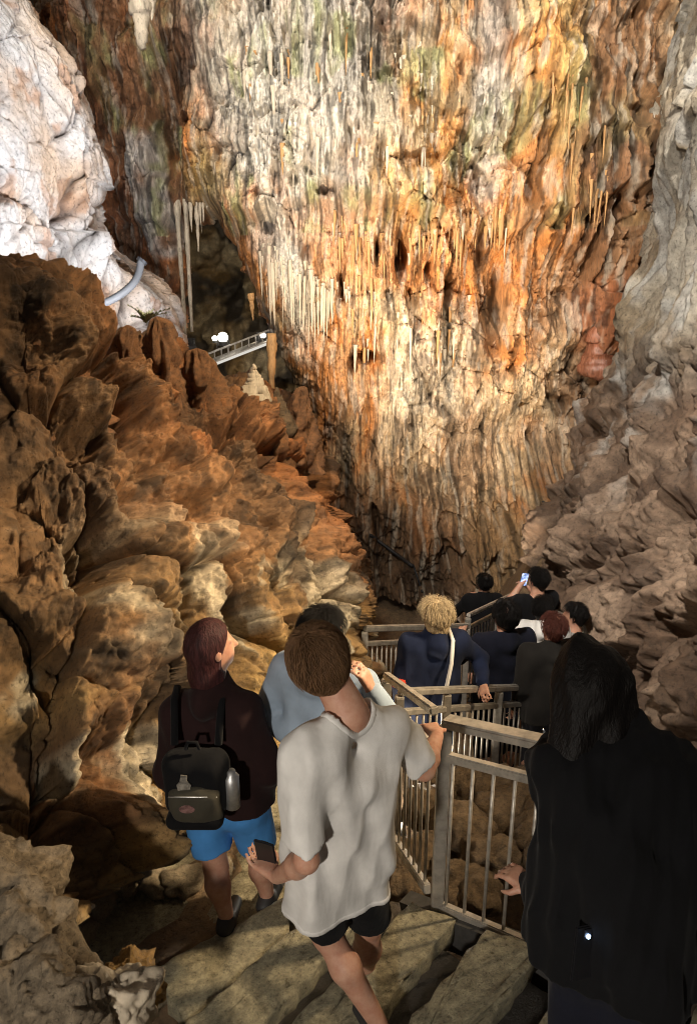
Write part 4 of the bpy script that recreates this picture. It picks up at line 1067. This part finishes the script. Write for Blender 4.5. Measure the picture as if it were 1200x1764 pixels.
def strands(name, c, R, s, mat, parent, n, length, seed, front=0.035, low=-0.05, lift=0.004, part=None):
    """short hair: a few thousand thin tapering locks rooted on the scalp"""
    r = np.random.default_rng(seed); V = []; Q = []
    loc = np.array(parent.location); c = np.array(c)
    k = 0
    while k < n:
        d = r.normal(size=3); d /= np.linalg.norm(d)
        x, y, z = d
        if z*0.12 < low or (y > 0.35 and z < front*12): continue
        if y > 0.1 and z < -0.05: continue
        if z < -0.55 and abs(x) > .8: continue
        p = c + (R@np.array([x*0.083, y*0.103-0.012, z*0.104+0.022]))*s
        nrm = R@unit([x/0.083, y/0.103, z/0.104])
        tang = R@np.array([x*0.3+r.normal()*0.25, -0.25+0.9*max(y, -0.2), -0.75+r.normal()*0.25]); tang = unit(tang-nrm*(tang@nrm))
        L = length*r.uniform(0.6, 1.25)*(1.25 if z > 0.3 else 0.8)
        side = np.cross(nrm, tang); w = r.uniform(0.0009, 0.0019)
        pts = [p-nrm*0.004, p+nrm*(lift+L*0.22)+tang*L*0.35, p+nrm*(lift+L*0.30)+tang*L*0.72, p+nrm*(lift+L*0.16)+tang*L*1.05]
        b = len(V)
        for i, q in enumerate(pts):
            ww = w*(1, 1, 0.75, 0.2)[i]; V += [q-side*ww, q+nrm*ww*0.9, q+side*ww]
        for i in range(3):
            for j in range(3): Q.append((b+i*3+j, b+i*3+(j+1) % 3, b+i*3+3+(j+1) % 3, b+i*3+3+j))
        k += 1
    return mesh_np(name, np.array(V)-loc, np.array(Q), mat, parent, smooth=True)

def person(label, J, spec, group=None):
    """J: joints in world space. spec: materials and garments."""
    h = spec.get('h', 0.011); s = spec.get('s', 1.0)
    J = {k: np.array(v, float) for k, v in J.items()}
    foot = np.minimum(J['anL'], J['anR']); base = ((J['anL']+J['anR'])/2); base[2] = min(J['anL'][2], J['anR'][2])-0.08
    root = empty('person', base); tag(root, label, 'person', group)
    R = frame(J['face'], J.get('headup', np.array([0, 0, 1.0])))
    tf = unit(J['front'])                       # where the chest faces
    allp = [v for k, v in J.items() if k not in ('face', 'headup', 'front', 'palmL', 'palmR', 'handL', 'handR')]
    b = field_for(allp, 0.24, h)
    head_field(b, J['head'], R, s)
    b.cap(J['head']-R[:, 2]*0.06*s-R[:, 1]*0.015*s, J['neck'], 0.060*s, 0.068*s, 0.03)
    up = unit(J['neck']-(J['hipL']+J['hipR'])/2)
    pel = (J['hipL']+J['hipR'])/2
    sh = (J['shL']+J['shR'])/2; waist = pel*0.55+sh*0.45; chest = pel*0.28+sh*0.72
    def torso(f, g, belly=0.0, k=0.06):
        for a in ('L', 'R'):
            S = J['sh'+a]*0.72+sh*0.28-up*0.04; H = J['hip'+a]
            f.cap(S, waist+(H-pel)*0.75, 0.088*s+g, 0.086*s+g+belly, k); f.cap(waist+(H-pel)*0.75, H+up*0.04, 0.086*s+g+belly, 0.104*s+g+belly*0.4, k)
            f.cap(J['neck']-up*0.035, J['sh'+a], 0.055*s+g*.7, 0.050*s+g*.8, k)
        f.cap(chest-tf*0.02, chest+tf*0.01, 0.10*s+g, 0.10*s+g, k)
    torso(b, -0.03)
    for a, sd in (('L', 1), ('R', -1)):
        b.cap(J['sh'+a], J['el'+a], 0.048*s, 0.041*s, 0.015); m = J['el'+a]*0.7+J['wr'+a]*0.3
        b.cap(J['el'+a], m, 0.041*s, 0.043*s, 0.02); b.cap(m, J['wr'+a], 0.043*s, 0.028*s, 0.02)
        hd = J.get('hand'+a, J['wr'+a]-J['el'+a]); pm = J.get('palm'+a, -np.cross(unit(J['wr'+a]-J['el'+a]), tf)*sd)
        hand(b, J['wr'+a]+unit(hd)*0.012, hd, pm, 1.0*s, spec.get('curl', 0.55), sd if a == 'L' else sd)
        b.cap(J['hip'+a], J['kn'+a], 0.094*s, 0.060*s, 0.04); m = J['kn'+a]*0.68+J['an'+a]*0.32-unit(J.get('legfront', tf))*0.018
        b.cap(J['kn'+a], m, 0.056*s, 0.060*s, 0.03); b.cap(m, J['an'+a], 0.058*s, 0.036*s, 0.03)
        fd = unit(J.get('toe'+a, tf)*np.array([1, 1, 0])+np.array([0, 0, J.get('toe'+a, tf)[2]]))
        b.cap(J['an'+a]-np.array([0, 0, 0.035])-fd*0.02, J['an'+a]-np.array([0, 0, 0.055])+fd*0.15*s, 0.038*s, 0.028*s, 0.02)
    put(b, 'body', M[spec['skin']], root)
    # shoes
    for a in ('L', 'R'):
        fd = unit(J.get('toe'+a, tf)); q = J['an'+a]; f = field_for([q], 0.28, h)
        f.cap(q-np.array([0, 0, 0.045])-fd*0.035, q-np.array([0, 0, 0.058])+fd*0.16*s, 0.046*s, 0.036*s, 0.02)
        f.cap(q-np.array([0, 0, 0.02]), q-np.array([0, 0, 0.05]), 0.044*s, 0.046*s, 0.02)
        put(f, 'shoe', M[spec.get('shoes', 'shoe_dark')], root)
    # lower garment
    kind, mat = spec['legs']
    f = field_for([J['hipL'], J['hipR'], J['knL'], J['knR'], J['anL'], J['anR'], waist], 0.24, h)
    for a in ('L', 'R'):
        H = J['hip'+a]; K = J['kn'+a]; A = J['an'+a]
        lf = spec.get('legfit', 0.0); f.cap(H+up*0.09, H, 0.095*s+lf, 0.110*s+lf, 0.05)
        if kind == 'shorts':
            e = H+(K-H)*spec.get('shortlen', 0.62); g2 = f.like(); g2.cap(H, e+unit(K-H)*0.09, 0.108*s+lf, 0.098*s, 0.0); g2.clip(e, unit(K-H)); f.join(g2, 0.02)
        else:
            f.cap(H, K, 0.108*s, 0.076*s, 0.035); f.cap(K, A+(K-A)*0.06, 0.076*s, 0.062*s, 0.02)
    f.cap(pel, pel*0.6+waist*0.4, 0.105*s+lf, 0.10*s+lf, 0.05)
    f.wrinkle(0.006, 5+len(label)); put(f, kind if kind == 'shorts' else 'trousers', M[mat], root)
    # upper garment
    kind, mat = spec['top']; g = spec.get('loose', 0.018)
    f = field_for([J['shL'], J['shR'], J['elL'], J['elR'], J['wrL'], J['wrR'], pel-up*0.2, J['neck']], 0.26, h)
    torso(f, g, spec.get('belly', 0.0))
    hem = pel-up*spec.get('hem', 0.10)
    for a in ('L', 'R'):
        H = J['hip'+a]; f.cap(waist+(H-pel)*0.8, hem+(H-pel)*1.05-up*0.06, 0.090*s+g, 0.108*s+g*1.3+spec.get('flare', 0.0), 0.06)
        S, E, W = J['sh'+a], J['el'+a], J['wr'+a]
        if kind == 'tee':
            e = S+(E-S)*spec.get('sleeve', 0.72); g2 = f.like(); g2.cap(S, e+unit(E-S)*0.07, 0.066*s+g*0.7, 0.072*s+g*0.9, 0.0); g2.clip(e, unit(E-S)); f.join(g2, 0.03)
        else:
            f.cap(S, E, 0.062*s+g*0.8, 0.052*s+g*0.8, 0.04); f.cap(E, W-(W-E)*0.06, 0.052*s+g*0.8, 0.038*s+g*0.5, 0.025)
    if kind in ('hoodie', 'jacket'):
        nb = J['neck']+up*0.01; f.cap(nb-tf*0.03, nb-tf*0.065-up*0.05, 0.070*s, 0.075*s, 0.04)
        f.cap(nb, nb+up*0.02, 0.075*s, 0.070*s, 0.03)
    f.wrinkle(spec.get('wrinkle', 0.010), 3+len(label))
    f.clip(hem, -up)
    trim = []
    if kind == 'tee':
        nk = J['neck']+up*0.035; q = f.sub(nk-0.15, nk+0.15); sl, x, y, z = q      # neck opening
        dn = np.sqrt((x-nk[0])**2+(y-nk[1])**2+((z-nk[2])*0.8)**2)-0.088*s
        if spec.get('trim'):
            band = f.like(); band.F[sl] = np.maximum(f.F[sl]-0.005, np.abs(dn.astype(F32)-0.007)-0.009)
            trim.append(('collar', band))
            band = f.like(); q2 = band.sub(band.lo, band.lo+band.h*band.n); s2, x2, y2, z2 = q2
            hd = (x2-hem[0])*up[0]+(y2-hem[1])*up[1]+(z2-hem[2])*up[2]
            band.F[s2] = np.maximum(f.F[s2]-0.003, np.abs(hd-0.012).astype(F32)-0.012); trim.append(('hem', band))
        f.F[sl] = np.maximum(f.F[sl], -dn.astype(F32))
    sh_ = put(f, {'tee': 't_shirt', 'hoodie': 'hoodie', 'jacket': 'jacket'}[kind], M[mat], root)
    for nm_, bd in trim:
        V_, Q_ = bd.mesh(); mesh_np(nm_, V_-np.array(root.location), Q_, M[mat], sh_)
    # hair
    st, mat = spec['hair']; c = J['head']; r_, fw, u = R[:, 0], R[:, 1], R[:, 2]
    f = field_for([c, c-u*0.36 if st in ('long', 'veil') else c], 0.2, min(h, 0.009))
    cuts = [(c+fw*0.045*s+u*0.02*s, unit(fw*0.9-u*0.75)), (c-u*(0.075 if st != 'short' else 0.06)*s, -u)]
    g = 0.018 if st == 'curly' else 0.003 if spec.get('strands') else 0.010
    if st == 'bob': cuts = [(c+fw*0.045*s+u*0.02*s, unit(fw*0.9-u*0.6)), (c-u*0.12*s, -u)]
    f.ell(c+u*0.022*s-fw*0.014*s, R, (0.080*s+g, 0.100*s+g, 0.102*s+g), 0.01, cuts)
    if st == 'bob': f.ell(c-u*0.05*s-fw*0.03*s, R, (0.095*s, 0.09*s, 0.10*s), 0.03, cuts)
    if st == 'long':
        f.cap(c-u*0.02*s-fw*0.045*s, c-u*0.14*s-fw*0.05*s, 0.085*s, 0.080*s, 0.03); f.cap(c-u*0.14*s-fw*0.05*s, c-u*0.28*s-fw*0.075*s, 0.078*s, 0.05*s, 0.03)
    if st == 'veil':
        for d_ in (-0.055, 0.0, 0.055):
            f.cap(c-u*0.0*s-fw*0.04*s+r_*d_*0.7, c-u*0.18*s-fw*0.065*s+r_*d_*1.3, 0.085*s, 0.080*s, 0.03); f.cap(c-u*0.18*s-fw*0.065*s+r_*d_*1.3, c-u*0.36*s-fw*0.12*s+r_*d_*1.5, 0.078*s, 0.05*s, 0.03)
    if st == 'short': f.cap(c-u*0.03*s-fw*0.070*s, c-u*0.085*s-fw*0.056*s, 0.052*s, 0.036*s, 0.02)
    if st == 'bun': f.cap(c+u*0.10*s-fw*0.07*s, c+u*0.11*s-fw*0.08*s, 0.045*s, 0.045*s, 0.015)
    f.wrinkle(0.016 if st in ('curly', 'bob', 'veil') else 0.006, 31, 2.6 if st == 'curly' else 1.8)
    hr_ = put(f, 'hair', M[mat], root)
    if spec.get('strands'):
        strands('hair_locks', c, R, s*1.03, M[mat], root, spec['strands'], spec.get('strandlen', 0.035), 9)
    return root, R

for nm, c_ in (('cloth_white', (0.68, 0.66, 0.63)), ('cloth_black', (0.006, 0.006, 0.007)), ('cloth_maroon', (0.022, 0.010, 0.010)), ('cloth_blue', (0.07, 0.26, 0.62)), ('cloth_navy', (0.012, 0.018, 0.045)),
               ('cloth_denim_light', (0.34, 0.42, 0.52)), ('cloth_jeans', (0.16, 0.28, 0.52)), ('cloth_ink', (0.010, 0.011, 0.020)), ('cloth_grey', (0.30, 0.29, 0.27)), ('cloth_dark_trousers', (0.02, 0.02, 0.024)), ('cloth_olive', (0.05, 0.045, 0.033)), ('cloth_drab', (0.018, 0.016, 0.014)), ('cloth_bag', (0.045, 0.045, 0.038))):
    cloth(nm, c_)
plain('shoe_dark', (0.03, 0.028, 0.028), 0.6); plain('shoe_light', (0.5, 0.48, 0.45), 0.6); plain('plastic_black', (0.012, 0.012, 0.014), 0.3)
plain('strap_white', (0.7, 0.68, 0.64), 0.6); plain('bag_red', (0.6, 0.05, 0.02), 0.6); cloth('print_white', (0.24, 0.22, 0.19), 6.0, 0.4, 0.8)

def lean(c, d): return np.array(c)+np.array(d)
# ---- man in the white T-shirt, walking down, seen from behind
Zf = np.array([0, 0, 1.0])
J = dict(head=at(553, 1138, 2.0), face=(-0.15, 0.86, 0.28), headup=(-0.34, -0.22, 0.9), neck=at(600, 1226, 1.98), front=(-0.30, 0.95, 0),
         shL=at(524, 1292, 1.88), shR=at(676, 1246, 2.06), elL=at(528, 1482, 1.83), elR=at(730, 1325, 2.14), wrL=at(478, 1510, 2.02), wrR=at(752, 1268, 2.36),
         hipL=at(552, 1482, 1.99), hipR=at(622, 1474, 2.05), knL=at(562, 1606, 2.10), knR=at(634, 1590, 2.24), anL=at(655, 1768, 2.02), anR=at(622, 1700, 2.42),
         handL=(-0.75, 0.62, 0.1), palmL=(-0.2, 0.1, 1), handR=(-0.2, 0.9, -0.1), palmR=(0, 0, -1), toeL=(-0.5, 0.85, -0.1), toeR=(-0.5, 0.85, -0.1))
man, Rm = person('person in a loose white T-shirt and black shorts holding a phone', J, dict(skin='skin', legs=('shorts', 'cloth_black'), top=('tee', 'cloth_white'), hair=('short', 'hair_brown'), h=0.0075,
     loose=0.010, hem=0.165, legfit=-0.018, flare=0.016, sleeve=0.80, shortlen=0.86, trim=True, strands=9000, strandlen=0.034, s=0.89, wrinkle=0.020, shoes='shoe_dark', belly=0.008))
def phone(label, p, n, up, w=0.075, hh=0.155, lit=False):
    R = frame(n, up); e = empty('phone', p); e.rotation_euler = Matrix([list(R[i]) for i in range(3)]).to_euler()
    MB().box((0, 0, 0), (w, 0.009, hh)).build('phone_body', M['plastic_black'], e, bevel=0.004)
    if lit:
        m = 'screen'
        if m not in M:
            mm, nt, b = newmat(m); tc = N(nt, 'ShaderNodeTexCoord').outputs['Object']; n_ = noise_node(nt, 25, 3, 0.6, tc)
            rc = ramp(nt, n_.outputs['Fac'], [(0.35, (0.05, 0.07, 0.2)), (0.5, (0.4, 0.55, 1.0)), (0.65, (0.9, 0.9, 1.0))]); nt.links.new(rc.outputs[0], b.inputs['Emission Color']); b.inputs['Emission Strength'].default_value = 1.3; b.inputs['Base Color'].default_value = (0, 0, 0, 1)
        MB().box((0, -0.0062, 0), (w*0.9, 0.003, hh*0.92)).build('screen', M['screen'], e)
    else:
        MB().box((0, 0.0062, hh*0.36), (w*0.35, 0.004, hh*0.18)).build('camera_plate', M['plastic_black'], e)
    tag(e, label, 'phone'); return e
phone('dark phone held low in the hand of the white T-shirt wearer', at(458, 1472, 2.06), (0.3, 0.9, 0.3), (0, -0.2, 1))

# ---- woman with the backpack
J = dict(head=at(366, 1112, 2.92), face=(0.85, 0.50, 0.12), headup=(0, 0, 1), neck=at(366, 1182, 2.92), front=(0.25, 0.97, 0),
         shL=at(308, 1225, 2.93), shR=at(424, 1222, 2.90), elL=at(290, 1330, 2.98), elR=at(462, 1330, 2.88), wrL=at(318, 1385, 3.12), wrR=at(440, 1385, 3.02),
         hipL=at(352, 1392, 2.96), hipR=at(424, 1392, 2.94), knL=at(372, 1492, 2.92), knR=at(448, 1472, 3.02), anL=at(390, 1577, 2.82), anR=at(460, 1540, 2.98), toeL=(0.1, 0.9, -0.1), toeR=(0.3, 0.95, 0))
wom, Rw = person('person in a dark maroon hoodie and blue shorts wearing a backpack', J, dict(skin='skin', legs=('shorts', 'cloth_blue'), top=('hoodie', 'cloth_maroon'), hair=('long', 'hair_maroon'), h=0.009, loose=0.022, hem=-0.05, shortlen=0.70, shoes='shoe_dark', s=0.97))
# backpack on her back
bp = empty('backpack', at(338, 1348, 2.70)); bp.scale = (0.95, 0.95, 0.76); tag(bp, 'black and olive backpack with pale print and side bottle', 'backpack')
def bagfield(c, rad, h=0.009, k=0.05):
    f = Field(np.array(c)-np.array(rad)-0.05, np.array(c)+np.array(rad)+0.05, h)
    q = f.sub(f.lo, f.lo+f.h*f.n); sl, x, y, z = q
    qx, qy, qz = np.abs(x-c[0])-rad[0]+k, np.abs(y-c[1])-rad[1]+k, np.abs(z-c[2])-rad[2]+k
    f.F[sl] = np.sqrt(np.maximum(qx, 0)**2+np.maximum(qy, 0)**2+np.maximum(qz, 0)**2)+np.minimum(np.maximum(qx, np.maximum(qy, qz)), 0)-k
    return f
bl = np.array(bp.location)
put(bagfield(bl+[0.0, 0.0, 0.01], (0.15, 0.09, 0.20), k=0.085).wrinkle(0.007, 4), 'bag_body', M['cloth_black'], bp)
pk = put(bagfield(bl+[0.01, -0.075, -0.07], (0.12, 0.045, 0.115), k=0.044).wrinkle(0.013, 6), 'front_pocket', M['cloth_olive'], bp)
MB().tube([(-0.10, -0.112, 0.012), (-0.04, -0.121, 0.022), (0.06, -0.121, 0.022), (0.115, -0.112, 0.012)], 0.004, 6).build('zip', M['aluminium'], pk, smooth=True)
put(bagfield(bl+[0.0, -0.06, -0.18], (0.13, 0.06, 0.045), k=0.04), 'bottom_panel', M['cloth_black'], bp)
rosy = cloth('print_rose', (0.22, 0.12, 0.11), 6.0, 0.4, 0.8)
o = MB().tube([(0, 0, 0), (0, -0.006, 0)], [0.030, 0.028], 18).build('patch', M['print_rose'], pk); o.location = (-0.02, -0.117, -0.06); o.scale = (1.25, 1, 0.9)
o = MB().add([(-0.03, 0, -0.045), (0.022, 0, -0.05), (0.03, 0, -0.01), (0.012, 0, 0.02), (0.016, 0, 0.05), (-0.012, 0, 0.055), (-0.02, 0, 0.01), (-0.034, 0, -0.01)]+[(x, 0.006, z) for x, z in ((-0.03, -0.045), (0.022, -0.05), (0.03, -0.01), (0.012, 0.02), (0.016, 0.05), (-0.012, 0.055), (-0.02, 0.01), (-0.034, -0.01))],
    [tuple(range(8))]+[(k, k+8, (k+1) % 8+8, (k+1) % 8) for k in range(8)]).build('print', M['print_white'], bp); o.location = (-0.03, -0.097, 0.085)
MB().tube([(0.165, -0.02, -0.14), (0.165, -0.02, 0.06), (0.165, -0.02, 0.075), (0.165, -0.02, 0.10)], [0.036, 0.036, 0.022, 0.02], 14).build('bottle', M['aluminium'], bp, smooth=True)
for s_ in (-1, 1):
    MB().tube([(0.10*s_, 0.06, 0.2), (0.105*s_, 0.115, 0.33), (0.11*s_, 0.15, 0.42), (0.11*s_, 0.23, 0.45)], 0.018, 8).build('strap', M['cloth_black'], bp, smooth=True)
MB().tube([(-0.03, -0.02, 0.24), (-0.02, -0.02, 0.285), (0.02, -0.02, 0.285), (0.03, -0.02, 0.24)], 0.009, 8).build('handle', M['cloth_black'], bp, smooth=True)

# ---- generic standing pose from the head's place in the picture
def stand(px, py, Y, H, yaw, armL=None, armR=None, head_yaw=None, pitch=0.1):
    """px, py: top of the head; yaw: where the chest faces (0 = away from the camera, + to the left)"""
    top = at(px, py, Y); s = H/1.75
    fr = np.array([-math.sin(yaw), math.cos(yaw), 0]); ri = np.array([fr[1], -fr[0], 0])
    hy = yaw if head_yaw is None else head_yaw
    J = dict(head=top-Zf*0.125*s, face=(-math.sin(hy), math.cos(hy), pitch), front=fr, neck=top-Zf*0.285*s-fr*0.02)
    for a, sd in (('L', -1), ('R', 1)):
        S = top-Zf*0.345*s+ri*sd*0.185*s; J['sh'+a] = S
        tg = armL if a == 'L' else armR
        if tg is None:
            J['el'+a] = S-Zf*0.29*s+ri*sd*0.06*s-fr*0.02; J['wr'+a] = J['el'+a]-Zf*0.23*s+fr*0.09*s
        else:
            W = np.array(tg, float); d = W-S; L = np.linalg.norm(d); mx = 0.54*s
            if L > mx: W = S+d/L*mx; d = W-S; L = mx
            mid = (S+W)/2; off = math.sqrt(max((0.285*s)**2-(L/2)**2, 0.0009)); pd = unit(-Zf*0.8+ri*sd*0.7-unit(d)*((-Zf*0.8+ri*sd*0.7)@unit(d))); J['el'+a] = mid+pd*off; J['wr'+a] = W
        H_ = top-Zf*0.83*s+ri*sd*0.095*s; J['hip'+a] = H_; J['kn'+a] = H_-Zf*0.44*s+fr*0.03+ri*sd*0.01; J['an'+a] = H_-Zf*0.84*s+ri*sd*0.02
    return J
def crowd(label, px, py, Y, H, yaw, spec, **kw):
    J = stand(px, py, Y, H, yaw, **kw); spec.setdefault('strands', 1300); spec.setdefault('strandlen', 0.04 if spec['hair'][0] != 'bob' else 0.06); spec = dict(skin='skin', h=0.013, s=H/1.75, **spec) if 'h' not in spec else dict(skin='skin', s=H/1.75, **spec)
    return person(label, J, spec, 'visitors on the walkway'), J
# denim jacket behind the white T-shirt
crowd('person in a pale denim jacket with dark hair by the corner post', 556, 1050, 2.95, 1.72, -0.5, dict(legs=('trousers', 'cloth_dark_trousers'), top=('jacket', 'cloth_denim_light'), hair=('short', 'hair_dark'), loose=0.024, hem=0.10, h=0.011, strands=2500), armR=at(640, 1190, 2.75), armL=at(520, 1290, 2.85), head_yaw=-0.6)
# blond person
(bl_, _), Jb = crowd('blond person in a navy jacket and light jeans with a white strap', 750, 1033, 4.6, 1.66, 0.15, dict(legs=('trousers', 'cloth_jeans'), top=('jacket', 'cloth_navy'), hair=('bob', 'hair_blond'), loose=0.022, hem=0.14, h=0.011), armR=at(832, 1178, 4.45), head_yaw=0.55)
c0 = (Jb['shL']+Jb['shR'])/2
sp_ = [(0.10, 0.02, 0.10), (0.115, -0.10, 0.07), (0.10, -0.178, -0.06), (0.07, -0.205, -0.22), (0.05, -0.205, -0.40), (0.06, -0.195, -0.55)]
MB().tube([c0+np.array(p)-np.array(bl_.location) for p in sp_], 0.014, 8).build('bag_strap', M['strap_white'], bl_, smooth=True)
rb_ = stone('red_bag', at(686, 1176, 4.5), 0.06, 77, M['bag_red'], None, 1.0, 3, 0.2); tag(rb_, 'small bright red bag beside the navy jacket', 'bag')
# others
crowd('person in a dark navy jacket reaching to the far railing', 872, 1036, 5.2, 1.76, 0.25, dict(legs=('trousers', 'cloth_dark_trousers'), top=('jacket', 'cloth_ink'), hair=('curly', 'hair_dark'), loose=0.028, hem=0.14), armL=at(795, 1092, 5.6))
crowd('far person in black with both arms raised', 834, 989, 8.4, 1.75, 0.1, dict(legs=('trousers', 'cloth_dark_trousers'), top=('jacket', 'cloth_black'), hair=('bun', 'hair_dark'), loose=0.02, h=0.016), armL=at(806, 1030, 8.7), armR=at(852, 1030, 8.9))
crowd('person in a black T-shirt photographing with a raised phone', 927, 979, 7.0, 1.78, 0.35, dict(legs=('trousers', 'cloth_dark_trousers'), top=('tee', 'cloth_black'), hair=('short', 'hair_dark'), loose=0.016, h=0.013), armL=at(897, 1006, 7.3), armR=at(912, 1014, 7.35), head_yaw=0.5)
phone('lit phone screen held up to photograph the cave', at(902, 998, 7.3), (-0.1, 0.95, 0.1), (0.12, 0, 1), 0.08, 0.16, True)
crowd('person in a white top with dark hair below the phone holder', 938, 1028, 6.0, 1.62, -0.2, dict(legs=('trousers', 'cloth_dark_trousers'), top=('jacket', 'cloth_white'), hair=('short', 'hair_dark'), loose=0.02), head_yaw=-0.9)
crowd('curly haired person in a grey white top by the right rocks', 990, 1040, 6.3, 1.66, 0.9, dict(legs=('trousers', 'cloth_dark_trousers'), top=('tee', 'cloth_grey'), hair=('curly', 'hair_dark'), loose=0.02), head_yaw=1.1)
crowd('auburn haired person in a dark drab top behind the black jacket', 954, 1058, 4.9, 1.58, 0.2, dict(legs=('trousers', 'cloth_dark_trousers'), top=('jacket', 'cloth_drab'), hair=('short', 'hair_auburn'), loose=0.03))
# ---- big dark figure at the right
J = dict(head=at(1012, 1178, 1.92), face=(-0.25, 0.95, -0.12), headup=(0, 0, 1), neck=at(1040, 1262, 1.86), front=(-0.35, 0.93, 0),
         shL=at(972, 1318, 1.84), shR=at(1135, 1330, 1.74), elL=at(980, 1500, 1.78), elR=at(1200, 1530, 1.62), wrL=at(922, 1536, 1.98), wrR=at(1090, 1610, 1.66),
         hipL=at(1010, 1640, 1.72), hipR=at(1105, 1650, 1.62), knL=at(985, 1800, 1.74), knR=at(1080, 1820, 1.66), anL=at(950, 1990, 1.62), anR=at(1050, 2020, 1.52),
         handL=(-0.6, 0.75, 0.05), palmL=(0, 0.2, -1), handR=(-0.7, 0.4, 0.1), palmR=(0, 0.6, 0.6), toeL=(-0.5, 0.85, 0), toeR=(-0.5, 0.85, 0))
person('person in a bulky black jacket leaning at the near railing', J, dict(skin='skin', legs=('trousers', 'cloth_ink'), top=('jacket', 'cloth_black'), hair=('veil', 'hair_dark'), h=0.009, loose=0.045, hem=0.05, s=1.04, belly=0.02, wrinkle=0.02))
e = phone('dark phone with a lit blue torch light by the black jacket', at(1005, 1640, 1.56), (0.4, -0.9, 0.2), (0.2, 0, 1))
o = MB().tube([(0, 0.006, 0.05), (0, 0.012, 0.05)], 0.0065, 10).build('torch_light', M['led_blue'], e)
